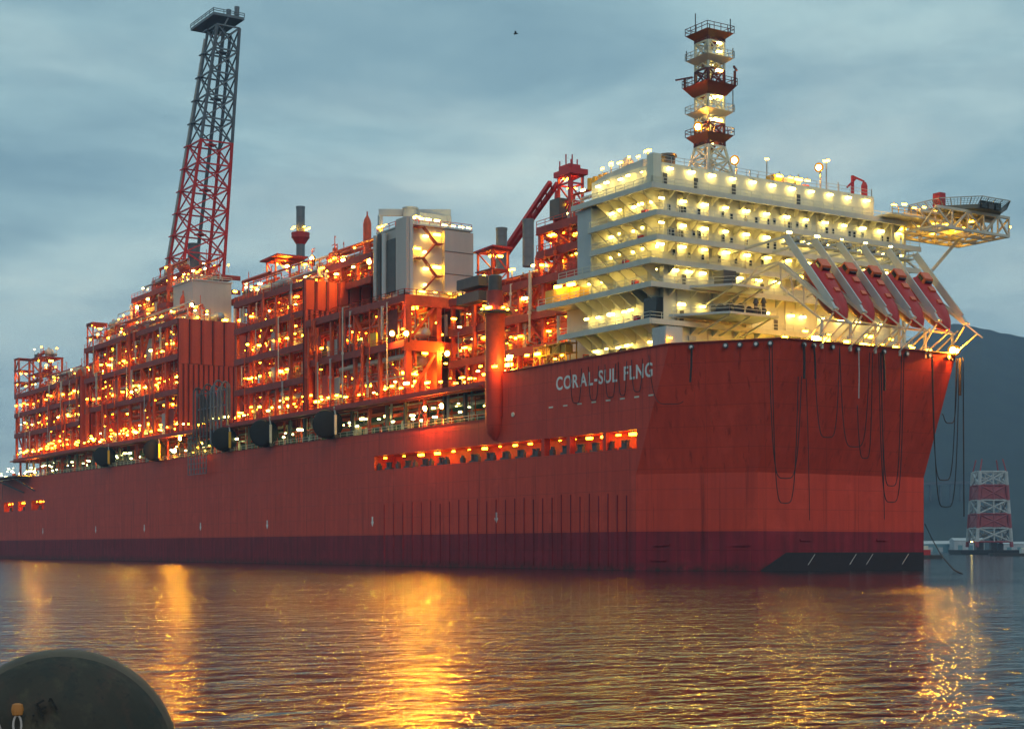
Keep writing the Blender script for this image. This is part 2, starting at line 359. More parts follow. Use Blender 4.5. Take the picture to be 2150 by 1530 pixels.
sq(XS, GAL[0], GAL[2], GAL[3]); sq(GAL[1], None, GAL[2], GAL[3]); sq(XS, None, GAL[3], DKZ); sq(-54.0, None, DKZ, HT)
m.add([(XS, 57, HB), (-15.8, 57, HB), (-15.8, 57, HK), (-7.5, 57, HT), (XS, 57, HT)], [(4, 3, 2, 1, 0)])
m.add([(XS, 0, HB), (XS, 57, HB), (XS, 57, DKZ), (XS, 0, DKZ)], [(0, 1, 2, 3)])
m.add([(-54, 0, DKZ), (-54, 57, DKZ), (-54, 57, HT), (-54, 0, HT)], [(0, 1, 2, 3)])
m.build('side_shell', 'hull_red', hull)
bx(XS + .1, -54.02, 0.05, 56.9, DKZ - .4, DKZ - .02).build('main_deck', 'deck_green', hull)
m = MB(); m.prism([(-53.9, .06, 32.6), (-8.8, .06, 32.6), (5.2, 10.0, 32.6), (5.8, 45.6, 32.6), (-8.8, 56.8, 32.6), (-53.9, 56.9, 32.6)], (0, 0, .3)); m.build('forecastle_deck', 'deck_green', hull)
m = MB()
for p, q in ((( -54, 0), (-7.5, 0)), ((-7.5, 0), (6.4, 9.8)), ((6.4, 9.8), (7, 45.9))): m.bar((*p, HT + .03), (*q, HT + .03), 0.5, 0.16)
m.bar((XS, .1, DKZ + .03), (-54.1, .1, DKZ + .03), 0.4, 0.14)
m.build('gunwale', 'deck_red', hull)
# recessed mooring gallery with its lamps, stanchions and bollards
def recess(x0, x1, z0, z1, dep, name):
    k = MB(); k.add([(x0, 0, z0), (x1, 0, z0), (x1, 0, z1), (x0, 0, z1), (x0, dep, z0), (x1, dep, z0), (x1, dep, z1), (x0, dep, z1)], [(0, 1, 5, 4), (2, 3, 7, 6), (1, 2, 6, 5), (3, 0, 4, 7), (4, 5, 6, 7)])
    return k.build(name, 'orange', hull)
gal = recess(*GAL, 4.5, 'mooring_gallery')
for a_, b_ in WIN: recess(a_, b_, *WZ, 3.0, 'mooring_window')
rnd = random.Random(5)
for k in range(17):
    px = 810 + (1330 - 810) * (k / 16) ** 0.93
    x = onY(px, 950, 1.3).x
    lamp(hull, 'orange', (x, 1.2, 21.35))
    bol = MB(); bol.box(-1.0, 1.0, -.5, .5, 0, .35)
    for s in (-.55, .55): bol.cyl((s, 0, .35), (s, 0, 1.3), .3, n=8); bol.cyl((s, 0, 1.3), (s, 0, 1.45), .42, n=8)
    if k == 0: BOL = bol.mesh('bollard', 'dark_steel')
    if k % 6 != 4: put(BOL, 'bollard', hull, (x + 2.2, .9, GAL[2] + .02))
    fl = MB().box(-.5, .5, -.3, .3, 0, 1.0).cyl((-.3, 0, 1.0), (-.3, 0, 1.5), .16, n=6).cyl((.3, 0, 1.0), (.3, 0, 1.4), .16, n=6)
    if k == 0: ROL = fl.mesh('roller', 'dark_steel')
    put(ROL, 'roller', hull, (x - 1.6, .8, GAL[2] + .02))
for x in (-42.0, -34.5, -24.5): bx(x, x + .9, .02, 1.2, GAL[2], GAL[3]).build('gallery_pillar', 'hull_red', hull)
for a_, b_ in WIN:
    n = 3 if b_ - a_ > 12 else 2
    for k in range(n): lamp(hull, 'orange', (a_ + (b_ - a_) * (k + .7) / (n + .4), 1.0, 18.3))
    put(BOL, 'bollard', hull, ((a_ + b_) / 2, .9, WZ[0] + .02))
# vertical rubbing bars below the gallery
rib = MB().box(-.08, .08, -.10, 0, 0, 11.6).mesh('rubbing_bar', 'hull_boot')
for k in range(27):
    px = 807 + (1316 - 807) * k / 26
    x = onY(px, 1100, 0).x; put(rib, 'rubbing_bar', hull, (x, -.003, .5), scale=(1, 1, 1 + .04 * rnd.uniform(-1, .4)))
# white load arrows, dashes and small marks on the side
for px in (1042, 782, 561, 421, 303, 201, 90):
    p = onY(px, 1100, 0); z = 8.7
    MB().prism([(p.x - .28, -.004, z + 1.0), (p.x + .28, -.004, z + 1.0), (p.x + .28, -.004, z), (p.x + .6, -.004, z), (p.x, -.004, z - 1.0), (p.x - .6, -.004, z), (p.x - .28, -.004, z)], (0, -.02, 0)).build('tug_arrow', 'letter_white', hull)
for k in range(8):
    px = 1157 + 30 * k if k else 1157
    p = onY(px, 855 - 26 * (px - 1157) / 213, 0); bx(p.x - .6, p.x + .6, -.05, -.004, p.z - .12, p.z + .12).build('side_light_slot', 'pipe_pale' if k % 3 else 'white', hull)
p = onY(1078, 870, 0); MB().cyl((p.x, -.01, p.z), (p.x, -.2, p.z), .4, n=10).build('panama_lead', 'white', hull)
# small horizontal fenders and draught ledges near the water on the bow
for px, py, on in ((1390, 1143, 0), (1384, 1176, 0), (1558, 1143, 1), (1690, 1133, 2), (1850, 1133, 2)):
    if on == 2: p = onX(px, py, 0.0); bx(.003, .22, p.y - 1.1, p.y + 1.1, p.z - .12, p.z + .12).build('step_ledge', 'hull_boot', hull)
    else:
        t = (px - 1335) / 255.0; P = Vector((-15.8 + 15.8 * t, 10.8 * t, 0)); d = Vector((15.8, 10.8, 0)).normalized(); nrm = Vector((d.y, -d.x, 0)); z = 3.9 if py < 1160 else 1.6
        MB().bar(P - d * 1.3 + nrm * .12 + Vector((0, 0, z)), P + d * 1.3 + nrm * .12 + Vector((0, 0, z)), .22, .24).build('step_ledge', 'hull_boot', hull)
MB().prism([(.004, 16.5, 2.8), (.004, 46.15, 2.8), (.004, 46.15, -.5), (.004, 11.4, -.5), (.004, 11.4, .15)], (.05, 0, 0)).build('bow_black_panel', 'hull_black', hull)
for px in (1703, 1790, 1820 + 5, 1900):
    p = onX(px, 1175, 0); MB().bar((.09, p.y - .7, .9), (.09, p.y + .7, 2.5), .03, .1, up=(1, 0, 0)).build('draught_stripe', 'letter_white', hull)
# ship's name, each letter its own piece
def letters(text, x0, x1, z0, z1, parent):
    c = bpy.data.curves.new('t', 'FONT'); c.body = 'X'; c.offset = 0.018
    adv = {}; W = 0; gl = {}
    for ch in sorted(set(text)):
        c.body = ch; o = bpy.data.objects.new('t', c); COL.objects.link(o); dg = bpy.context.evaluated_depsgraph_get(); dg.update()
        me = bpy.data.meshes.new_from_object(o.evaluated_get(dg)); bpy.data.objects.remove(o)
        vx = [v.co.x for v in me.vertices]; gl[ch] = me; adv[ch] = (min(vx), max(vx)) if vx else (0, .3)
    gap = .14
    W = sum((adv[ch][1] - adv[ch][0] if ch != ' ' else .35) + gap for ch in text) - gap
    s = (x1 - x0) / W; x = x0
    for ch in text:
        if ch == ' ': x += (.35 + gap) * s; continue
        a0, a1 = adv[ch]; src = gl[ch]; k = MB(); sz = (z1 - z0) / .73
        vs = [((v.co.x - a0) * s + x, v.co.y * sz + z0) for v in src.vertices]
        k.add([(vx, -.012, vz) for vx, vz in vs], [tuple(p.vertices) for p in src.polygons])
        ob = k.build('letter', 'letter_white', parent); sm = ob.modifiers.new('solid', 'SOLIDIFY'); sm.thickness = .05; sm.offset = 0
        wm_ = ob.modifiers.new('heavy', 'DISPLACE') if False else None
        x += (a1 - a0 + gap) * s
p0, p1 = onY(1168, 815, 0), onY(1370, 790, 0)
letters('CORAL-SUL FLNG', p0.x, p1.x, 29.55, 31.75, hull)
# fairleads along the bow rim
FLM = MB().cyl((0, 0, 0), (.28, 0, 0), .42, .42, 12); FLM.mi = 1; FLM.cyl((.281, 0, 0), (.33, 0, 0), .24, .24, 10); FLM = FLM.mesh('fairlead', ['dark_steel', 'letter_white'])  # white centre disc paints in the glint of each opening
def rim(px):  # point on the bow's top edge seen at px
    v = sight(px)
    for (p, q) in (((-54, 0), (-7.5, 0)), ((-7.5, 0), (6.4, 9.8)), ((6.4, 9.8), (7, 45.9))):
        p, q = Vector(p), Vector(q); e = q - p; c = Vector((CAM.x, CAM.y))
        den = v.x * e.y - v.y * e.x; t = ((p.x - c.x) * e.y - (p.y - c.y) * e.x) / den; s = ((p.x - c.x) * v.y - (p.y - c.y) * v.x) / den
        if -.001 <= s <= 1.001: return p + e * s, Vector((e.y, -e.x)).normalized()
    return Vector((7, 45.9)), Vector((1, 0))
for px in (1452, 1524, 1554, 1588, 1618, 1687, 1708, 1747, 1800, 1855, 1903, 1950, 1990):
    P, nn = rim(px); put(FLM, 'fairlead', hull, (P.x + nn.x * .0, P.y + nn.y * .0, 33.35), math.atan2(nn.y, nn.x))
sodium(hull, (7.4, 44.6, 34.5), R(60)); sodium(hull, (7.2, 45.5, 34.5), R(60))
lamp(hull, 'flood', (6.4, 16.4, 34.7), R(90)); lamp(hull, 'warm', (6.4, 17.6, 34.6), R(90))
for k, y in enumerate((19, 23.2, 26.5, 30.5, 33.5, 37, 40.5)): lamp(hull, 'warm', (6.2, y, 34.45 + .15 * (k % 2)), R(90))
# dark outrigger frame at the stern quarter
sf = thing('stern_platform', onY(25, 1000, 0), 'dark outrigger platform on stays at the stern end of the deck edge', 'platform')
a0 = onY(-10, 1000, -2.5); b0 = onY(50, 997, -2.5); k = MB().box(a0.x, b0.x, -4.5, 0, 26.4, 26.8).build('platform_deck', 'dark_steel', sf)
k = MB().bar((b0.x - 8, -4, 26.4), (b0.x + 4, -.2, 21.8), .35).bar((b0.x - 30, -4, 26.4), (b0.x - 8, -.2, 21.5), .35).build('strut', 'dark_steel', sf)
k = MB()
for i in range(4): k.bar((a0.x + 3 + i * 4, -4.2, 26.4), (a0.x + 3 + i * 4, -4.2, 20.5 - i % 2), .14)
k.build('hanging_line', 'dark_steel', sf)
k = MB()
lamp(sf, 'green', (b0.x - 14, -2, 28.3)); lamp(sf, 'green', (b0.x - 2, -1, 28.2))
# ================================================================ process plant
def vessel_h(rnd, L, r):
    return MB().lathe([(0, r*.15), (.15*r, r*.6), (.45*r, r*.93), (.7*r, r), (L-.7*r, r), (L-.45*r, r*.93), (L-.15*r, r*.6), (L, r*.15)], (0, 0, 0), (1, 0, 0), 12)
VES = []
for i in range(4):
    L, r = (5.0, 4.0, 7.0, 3.2)[i], (.95, 1.2, 1.1, .8)[i]; k = vessel_h(None, L, r)
    for x in (.25, .75): k.box(L*x-.2, L*x+.2, -r*.7, r*.7, -r-.6, -r*.6)
    k.cyl((L*.4, 0, r*.95), (L*.4, 0, r+.5), .25, n=6)
    VES.append((k.mesh('vessel', ['orange', 'pipe_pale', 'pipe_grey', 'orange'][i], smooth=True), L, r))
VER = []
for i in range(3):
    H, r = (3.4, 4.6, 2.6)[i], (.7, .9, 1.1)[i]
    k = MB().lathe([(0, r), (H*.8, r), (H*.9, r*.8), (H, r*.2)], (0, 0, 0), (0, 0, 1), 12); k.cyl((0, 0, H), (0, 0, H+.4), .18, n=6)
    VER.append((k.mesh('column_vessel', ['pipe_grey', 'orange', 'pipe_pale'][i], smooth=True), H, r))
CAB = []
for i in range(4):
    L, W, H = ((2.4, 1.4, 2.2), (3.4, 1.6, 1.5), (1.4, 1.2, 2.6), (4.2, 2.0, 1.9))[i]
    k = MB().box(-L/2, L/2, -W/2, W/2, .2, H); k.box(-L/2-.1, L/2+.1, -W/2-.1, W/2+.1, 0, .2)
    for x in (-.3, .3): k.box(L*x-.35, L*x+.35, -W/2-.06, -W/2-.004, .5, H-.3)
    k.cyl((0, 0, H), (0, 0, H+.5), .3, n=8)
    CAB.append((k.mesh('cabinet', ['orange', 'dark_steel', 'pipe_pale', 'orange_panel'][i]), L))
def deck_slab(x0, x1, y0, y1, z, step=4.0):
    m = MB().box(x0, x1, y0, y1, z-.3, z)
    m.box(x0, x1, y0-.02, y0+.35, z-1.25, z-.302); m.box(x0, x1, y0-.12, y0+.5, z-1.4, z-1.252); m.box(x1-.4, x1+.02, y0+.36, y1, z-1.25, z-.304); m.box(x0-.02, x0+.4, y0+.36, y1, z-1.25, z-.304)
    x = x0 + step
    while x < x1 - 1: m.box(x-.12, x+.12, y0+.36, min(y1, y0+14), z-.95, z-.306); x += step
    return m
def pipes(root, rnd, x0, x1, y0, y1, za, zb, n=9, nv=10):
    """pipe runs and risers between two decks, one joined mesh per paint"""
    P = {'orange': MB(), 'pipe_grey': MB(), 'pipe_pale': MB()}; keys = ['orange', 'orange', 'orange', 'pipe_grey', 'pipe_pale']
    for _ in range(n):
        k = P[rnd.choice(keys)]; r = rnd.choice((.1, .14, .2, .3, .42)); y = rnd.uniform(y0, y1); z = rnd.uniform(za + (zb-za)*.35, zb - .9)
        a = rnd.uniform(x0, x0 + (x1-x0)*.6); b = min(x1, a + rnd.uniform(.25, .9) * (x1-x0)); pts = [(a, y, rnd.uniform(za+.2, z)), (a, y, z), (b, y, z)]
        if rnd.random() < .6: pts.append((b, y, rnd.uniform(za+.1, z)))
        k.tube(pts, r, 6)
    for _ in range(nv):
        k = P[rnd.choice(keys)]; r = rnd.choice((.08, .12, .18, .28)); y = rnd.uniform(y0, y1); x = rnd.uniform(x0+.3, x1-.3); k.cyl((x, y, za), (x, y, zb-.35), r, n=6, cap=False)
    for kk, m in P.items():
        if m.v: o = m.build('pipework', kk, root); o['kind'] = 'stuff'
def module(root, x0, x1, y0, y1, levels, seed, bay=7.5, back=9.0, lampstep=3.0, lk=('warm', 'orange', 'warm_post', 'white', 'warm'), braces=.4, top_clutter=True, bottom=True, right_open=False, equip=1.0):
    rnd = random.Random(seed)
    for i, z in enumerate(levels):
        dk = deck_slab(x0, x1, y0, y1, z).build('deck', 'deck_red', root) if i or bottom else root
        railing([(x0, y0+.1, z), (x1-.1, y0+.1, z), (x1-.1, y0+back, z)]).build('railing', 'orange', dk)
        if i == len(levels) - 1: break
        z1 = levels[i+1]; H = z1 - z; n = max(1, round((x1-x0) / bay)); st = (x1-x0-.8) / n
        for k in range(n + 1):
            x = x0 + .4 + k * st
            bx(x-.38, x+.38, y0+.4, y0+1.1, z, z1-.31).build('column', 'orange', root)
            if k < n and rnd.random() < braces:
                a, b = ((x+.4, z+.2), (x+st-.4, z1-1.3)) if rnd.random() < .5 else ((x+.4, z1-1.3), (x+st-.4, z+.2))
                MB().bar((a[0], y0+1.4, a[1]), (b[0], y0+1.4, b[1]), .42).build('brace', 'orange', root)
        MB().box(x0+.6, x1-.6, y0+2.4, y0+2.8, z + H*.55, z + H*.55 + .35).build('cable_tray', 'orange', root)
        sk = MB(); xx = x0 + 1.2
        while xx < x1 - 1: sk.box(xx-.13, xx+.13, y0+2.9, y0+3.15, z+.01, z1-.96); xx += rnd.uniform(1.2, 3.2)
        for _ in range(int((x1-x0)/5)): xx = rnd.uniform(x0+1, x1-4); sk.bar((xx, y0+3.4, z+.1), (xx+rnd.uniform(2, 3.4), y0+3.4, z1-1.2), .22)
        sk.build('secondary_steel', 'orange', root)['kind'] = 'stuff'
        bx(x0+.5, x1-.5, y0+back, y0+back+.3, z+.01, z1-.32).build('bulkhead', 'orange_panel', root)
        pipes(root, rnd, x0+1, x1-1, y0+1.3, y0+back-.5, z, z1, n=int((x1-x0)*.5)+4, nv=int((x1-x0)*.8)+3)
        x = x0 + 2
        while x < x1 - 5:
            t = rnd.random(); y = y0 + rnd.uniform(3.0, back-2.0)
            if t < .35: me, L, r = rnd.choice(VES); put(me, 'vessel', root, (x, y, z+r+.6+ (rnd.random() < .3)*max(0, H-2*r-3))); x += L
            elif t < .6: me, h, r = rnd.choice(VER); put(me, 'column_vessel', root, (x+r, y, z), scale=(1, 1, min(1.0, (H-1.4)/h))); x += 2*r
            elif t < .9: me, L = rnd.choice(CAB); put(me, 'cabinet', root, (x+L/2, y, z), rnd.choice((0, math.pi))); x += L
            x += rnd.uniform(.5, 4.0) / equip
        x = x0 + rnd.uniform(.5, 2)
        while x < x1 - .5:
            y = y0 + rnd.choice((.5, .9, 1.6, 2.5, 4)); kd = rnd.choice(lk); zz = z + (2.3 if 'post' in kd else min(H-1.4, rnd.uniform(2.2, 3.6)))
            lamp(root, kd, (x, y, zz), rnd.choice((0, 0, .5, 1.57))); x += rnd.uniform(.45, 1.5) * lampstep
        for _ in range(int((x1-x0) / 2.2)):
            k_ = rnd.uniform(.3, .55); put(LM[rnd.choice(('orange', 'warm', 'warm'))], 'lamp', root, (rnd.uniform(x0+.5, x1-.5), y0+rnd.uniform(.3, back-1), z + rnd.uniform(1.0, H-1.4)), rnd.uniform(0, 3), (k_, k_, k_))
        for _ in range(int((x1-x0) / 4)):
            lamp(root, rnd.choice(('warm', 'orange', 'big')), (rnd.uniform(x0+1, x1-1), y0+rnd.uniform(2.5, back-1), z + rnd.uniform(2.4, H-1.5)), rnd.choice((0, 1.57)))
    # risers, cladding sheets and a stair on the outer face break up the frame
    if len(levels) > 2:
        L = len(levels); ris = {'orange': MB(), 'pipe_pale': MB(), 'pipe_grey': MB()}
        for _ in range(int((x1-x0) / 2.6)):
            a = rnd.randrange(L-1); b = min(L-1, a + rnd.choice((1, 1, 2))); x = rnd.uniform(x0+.5, x1-.5); r = rnd.choice((.12, .16, .22, .34)); za, zb = levels[a] + rnd.uniform(0, 2), levels[b] - rnd.uniform(-1.5, 2.5); m_ = ris[rnd.choice(('orange', 'orange', 'pipe_pale', 'pipe_grey'))]
            m_.tube([(x, y0+1.2, za), (x, y0-.35, za+.3), (x, y0-.35, zb-.3), (x, y0+1.2, zb)], r, 6)
            if rnd.random() < .5: m_.cyl((x, y0-.35, (za+zb)/2), (x, y0-.35, (za+zb)/2+.5), r*1.8, n=8)
        for kk, m_ in ris.items():
            if m_.v: m_.build('riser_pipes', kk, root)['kind'] = 'stuff'
        for _ in range(int((x1-x0) / 7)):
            a = rnd.randrange(L-1); x = rnd.uniform(x0+1, x1-6); w_ = rnd.uniform(1.5, 5); z = levels[a]; h_ = (levels[a+1]-z) * rnd.uniform(.4, .8)
            bx(x, x+w_, y0+1.15, y0+1.3, z+.02, z+h_).build('cladding_sheet', rnd.choice(('orange_panel', 'orange_panel', 'deck_red', 'casing')), root)
        xs0 = rnd.uniform(x0+2, x1-12)
        for a in range(L-1):
            p, q = (xs0, levels[a]), (xs0 + 6.5, levels[a+1])
            if a % 2: p, q = (xs0 + 6.5, levels[a]), (xs0, levels[a+1])
            MB().bar((p[0], y0+.55, p[1]+.1), (q[0], y0+.55, q[1]-.1), .7, .3).build('stair_flight', 'orange', root)
    if top_clutter: clutter(root, rnd, x0, x1, y0, min(y1, y0+14), levels[-1], lk=lk, lampstep=lampstep)
def clutter(root, rnd, x0, x1, y0, y1, z, lk=('warm_post', 'white_post'), lampstep=4.3, h=5.6):
    pipes(root, rnd, x0+1, x1-1, y0+1, y1-1, z, z+h, n=int((x1-x0)*.3)+3, nv=0)
    x = x0 + 1
    while x < x1 - 4:
        t = rnd.random(); y = rnd.uniform(y0+1.5, y1-1)
        if t < .3: me, L, r = rnd.choice(VES); put(me, 'vessel', root, (x, y, z+r+.6)); x += L
        elif t < .6: me, hh, r = rnd.choice(VER); put(me, 'column_vessel', root, (x+r, y, z), scale=(1, 1, rnd.choice((.8, 1.1, 1.4, 2.1)))); x += 2*r
        else: me, L = rnd.choice(CAB); put(me, 'cabinet', root, (x+L/2, y, z)); x += L
        x += rnd.uniform(.2, 2.0)
    k = MB()
    for _ in range(int((x1-x0)*.35)):
        xx, yy = rnd.uniform(x0+.5, x1-.5), rnd.uniform(y0+.5, y1); hh = rnd.uniform(2, h+1.5); k.bar((xx, yy, z), (xx, yy, z+hh), .14)
        if rnd.random() < .6: k.bar((xx, yy, z+hh), (xx+rnd.uniform(-1.6, 1.6), yy, z+hh-rnd.uniform(-.2, .7)), .14)
        if rnd.random() < .35: k.box(xx-.5, xx+.5, yy-.3, yy+.3, z+hh*.5, z+hh*.5+.7)
    k.build('vent_posts', 'orange', root)
    x = x0 + 1
    while x < x1:
        lamp(root, rnd.choice(('warm_post', 'orange_post', 'white_post')), (x, rnd.uniform(y0+.5, y1), z + rnd.uniform(2.3, 3.6))); x += rnd.uniform(.4, 1.2) * lampstep
def tower(root, x0, x1, y0, y1, z0, z1, step, matn='orange', t=.35, deck=True, lampk='warm', brace=True):
    """open stair or lattice tower"""
    for x in (x0, x1):
        for y in (y0, y1): MB().bar((x, y, z0), (x, y, z1), t).build('column', matn, root)
    z = z0; k = MB(); i = 0
    while z < z1 - .2:
        zz = min(z + step, z1)
        if brace:
            for (a, b) in (((x0, y0), (x1, y0)), ((x1, y0), (x1, y1))):
                if i % 2: a, b = b, a
                k.bar((*a, z), (*b, zz), t*.6)
        for (a, b) in (((x0, y0), (x1, y0)), ((x1, y0), (x1, y1)), ((x1, y1), (x0, y1)), ((x0, y1), (x0, y0))): k.bar((*a, zz), (*b, zz), t*.7)
        if deck: MB().box(x0-.4, x1+.4, y0-.4, y1+.4, zz, zz+.2).build('platform', 'deck_red', root)
        if lampk: lamp(root, lampk, (x0 + (x1-x0)*(.3+.37*(i*7 % 3)/2), y0+.4+(i % 2), zz-.5)); (i % 2 and lamp(root, lampk, (x1-.2, (y0+y1)/2, zz-.9), 1.57))
        z = zz; i += 1
    k.build('lattice', matn, root)
def panel_wall(root, x, y0, y1, z0, z1, n, matn='orange_panel', deep=.4, gap=.16, name='wall_panel'):
    """ribbed blast wall facing the bow: a backing sheet and one proud panel per bay"""
    bx(x-.3, x, y0, y1, z0, z1).build('backing_sheet', 'joint_shade', root)
    w = (y1-y0) / n; me = None
    p = MB(); h = z1 - z0; q = w - 2*gap
    p.add([(0, gap, 0), (deep, gap+q*.12, 0), (deep, gap+q*.88, 0), (0, gap+q, 0), (0, gap, h), (deep, gap+q*.12, h), (deep, gap+q*.88, h), (0, gap+q, h)], [(0, 1, 5, 4), (1, 2, 6, 5), (2, 3, 7, 6), (4, 5, 6, 7), (0, 3, 2, 1), (3, 0, 4, 7)])
    me = p.mesh(name, matn)
    for k in range(n): put(me, name, root, (x+.003, y0 + k*w, z0))
# ---- long raised deck above the hull edge, with the dark working alley beneath it
rd = thing('raised_pipe_deck', (-205, 10, DKZ), 'long dark red raised deck running above the hull edge over a lamplit alley', 'deck')
deck_slab(-357, -59.8, 0, 40, 33.05, 6).build('deck', 'deck_red', rd)
bx(-357, -60, 11, 11.4, DKZ+.01, 31.6).build('alley_bulkhead', 'deck_green', rd)
rnd = random.Random(11)
for k in range(40):
    x = -354 + k * 7.5
    bx(x-.3, x+.3, 1.2, 1.8, DKZ, 31.65).build('column', 'dark_steel' if k % 3 else 'deck_red', rd)
for s in range(6): pipes(rd, rnd, -355 + s*49, -309 + s*49, 2.2, 10, DKZ, 33, n=16, nv=14)
k = railing([(-391, .35, DKZ), (-60, .35, DKZ)], step=3.0, t=.08).build('railing', 'white', rd)
railing([(-357, .1, 33.05), (-60, .1, 33.05)], step=2.5).build('upper_railing', 'orange', rd)
bx(-357, -60, -1.2, 0.1-.25, 31.9, 32.3).build('outer_gutter', 'deck_red', rd)
x = -388
while x < -61:
    kd = rnd.choice(('green', 'green', 'green_post', 'white'))
    lamp(rd, kd, (x, rnd.uniform(.6, 6), DKZ + (2.25 if 'post' in kd else rnd.uniform(2.6, 4.2))), rnd.choice((0, 0, 1.57)))
    x += rnd.uniform(1.2, 4.6) if x > -160 or x < -230 else rnd.uniform(2, 7)
for k in range(34):
    me, L = rnd.choice(CAB); o = put(me, 'cabinet', rd, (rnd.uniform(-350, -64), rnd.uniform(2.5, 9), DKZ))
for x in [-386 + 5.2*i for i in range(6)]: me, h, r = rnd.choice(VER); put(me, 'column_vessel', rd, (x, 4, DKZ), scale=(.8, .8, .6))
x = -355
while x < -62:
    lamp(rd, rnd.choice(('warm', 'warm_post', 'white')), (x, rnd.uniform(.4, 1.6), 33.05 + rnd.uniform(1.2, 2.4))); x += rnd.uniform(2.0, 5.4)
for (px, py) in ((895, 857), (930, 852), (370, 945), (75, 990), (565, 925), (380, 920)):
    p = onY(px, py, -.6 if px > 800 else .4); sodium(rd, p, R(-10))
# ---- modules, stern to bow
m1 = thing('process_module', (-322, 20, 33), 'lowest and farthest orange process module at the stern, with two small stair towers on top', 'process module', 'process modules along the deck')
module(m1, -356, -288, 0, 40, [33.05, 41.2, 47.9, 54.2], 21, bottom=False)
tower(m1, -356, -351.5, .3, 5, 54.2, 66, 3.9, t=.5); tower(m1, -342, -330, 1, 8, 54.2, 64.5, 5.1, t=.6)
clutter(m1, random.Random(301), -341, -331, 1.5, 8, 59.5, h=3.5); clutter(m1, random.Random(302), -342, -330, 1, 8, 64.7, h=2.2); clutter(m1, random.Random(303), -328, -290, .5, 9, 54.2, h=5)
panel_wall(m1, -287.2, 0, 16, 33.1, 54.4, 5)
bx(-287.2, -286.9, 5.2, 16, 33.1, 40).build('side_plate', 'orange_panel', m1)
m2 = thing('process_module', (-246, 20, 33), 'tall orange process module whose bow end is a large ribbed blast wall', 'process module', 'process modules along the deck')
module(m2, -283, -208.2, 0, 40, [33.05, 44.2, 53.0, 62.0], 34, bottom=False, bay=9)
panel_wall(m2, -207.9, 0, 22, 50.5, 61.9, 7, gap=.2); panel_wall(m2, -207.9, 0, 22, 33.1, 50.4, 16, gap=.16, deep=.3)
for p in ((278, 822),): sodium(m2, onY(*p, .6), 0)
t2 = thing('process_module', (-262, 18, 62), 'stepped lamplit orange structure on the upper deck at the foot of the flare tower', 'process module', 'upper deck structures')
rnd = random.Random(77)
module(t2, -283, -262, 6, 16, [62.1, 67.5], 41, back=5)
module(t2, -268, -240, 9, 22, [62.1, 66.5, 71.0, 75.5], 43, back=6)
module(t2, -262, -238, 13, 30, [75.6, 79.6], 44, back=7)
tower(t2, -286, -281, 2, 6, 62, 69.5, 3.5)
sodium(t2, onY(290, 645, 8), 0); sodium(t2, onY(405, 640, 7), 0)
wc = thing('equipment_casing', (-228, 16, 62), 'plain pale casing block standing behind the top of the tallest blast wall', 'casing')
bx(-236, -222, 9.5, 20.5, 62.05, 74.5).build('casing_wall', 'casing', wc)
bx(-236.3, -221.7, 9.2, 20.8, 74.5, 74.8).build('roof_edge', 'grey_paint', wc)
for y in (10.5, 14.5, 18): lamp(wc, 'big', (-220.6, y, 64.6), 1.57)
railing([(-236, 9.4, 74.8), (-221.9, 9.4, 74.8), (-221.9, 20.6, 74.8)], t=.14).build('railing', 'pipe_pale', wc)
rnd = random.Random(3)
for i in range(7): lamp(wc, 'white_post', (-236 + 2.2*i, 10 + i % 3 * 4, 77.2))
clutter(wc, rnd, -236, -222, 10, 20, 74.8, h=3)
pl = thing('condenser_platform', (-220, 28, 62), 'raised platform with pale upright cooling pipes beside the casing block', 'platform')
deck_slab(-226, -204, 20.8, 36, 70.4).build('deck', 'deck_red', pl)
k = None
for i in range(9): MB().cyl((-222, 21.5 + i*.95, 62), (-222, 21.5 + i*.95, 69.3), .36, n=8).build('cooling_pipe', 'pipe_pale', pl)
for y in (22, 24.6, 30): lamp(pl, 'big_post', (-223, y, 72.8), 1.57); 
MB().lathe([(0, .4), (.5, 1.3), (2.4, 1.3), (2.9, .4)], (-215, 27, 66), (0, 0, 1), 14).build('yellow_tank', 'yellow', pl, smooth=True); lamp(pl, 'big', (-213.4, 27, 69.0), 1.57)
clutter(pl, random.Random(8), -225, -205, 21, 35, 70.4, h=3)
m3 = thing('process_module', (-150, 20, 33), 'orange process module with five close deck levels between blast wall and red end plate', 'process module', 'process modules along the deck')
module(m3, -172, -134.4, 0, 40, [33.05, 40.5, 47.7, 54.9, 61.3], 55, bottom=False)
panel_wall(m3, -134.1, 0, 22, 55.0, 61.4, 8); panel_wall(m3, -134.1, 0, 10, 33.1, 54.9, 8, gap=.2)
u3 = thing('process_module', (-145, 20, 61.3), 'upper orange deck with sodium lamps around the foot of the slim chimney', 'process module', 'upper deck structures')
module(u3, -166, -122, 10, 26, [61.4, 66.5], 61, back=6)
tower(u3, -171, -166, 8, 14, 61.3, 71.5, 5)
MB().prism([(-173, 7, 71.6), (-163, 7, 71.9), (-163, 15, 71.9), (-173, 15, 71.6)], (0, 0, .35)).build('canopy', 'deck_red', u3)
for px, py in ((657, 543), (722, 547), (777, 550), (605, 560)): sodium(u3, onY(px, py, 11), R(20))
m4 = thing('process_module', (-111, 20, 33), 'open orange framed module below the grey boiler house, with heavy columns and diagonal braces', 'process module', 'process modules along the deck')
module(m4, -133, -89.4, 0, 40, [33.05, 43.6, 52.3], 67, bottom=False, bay=10, braces=.7, top_clutter=False, back=8, lampstep=4)
bx(-130, -107, 2.0, 4.6, 44.0, 46.6).build('switch_house', 'dark_steel', m4)
bx(-106.5, -103, 1.2, 3.6, 43.7, 46.6).build('yellow_box', 'yellow', m4)
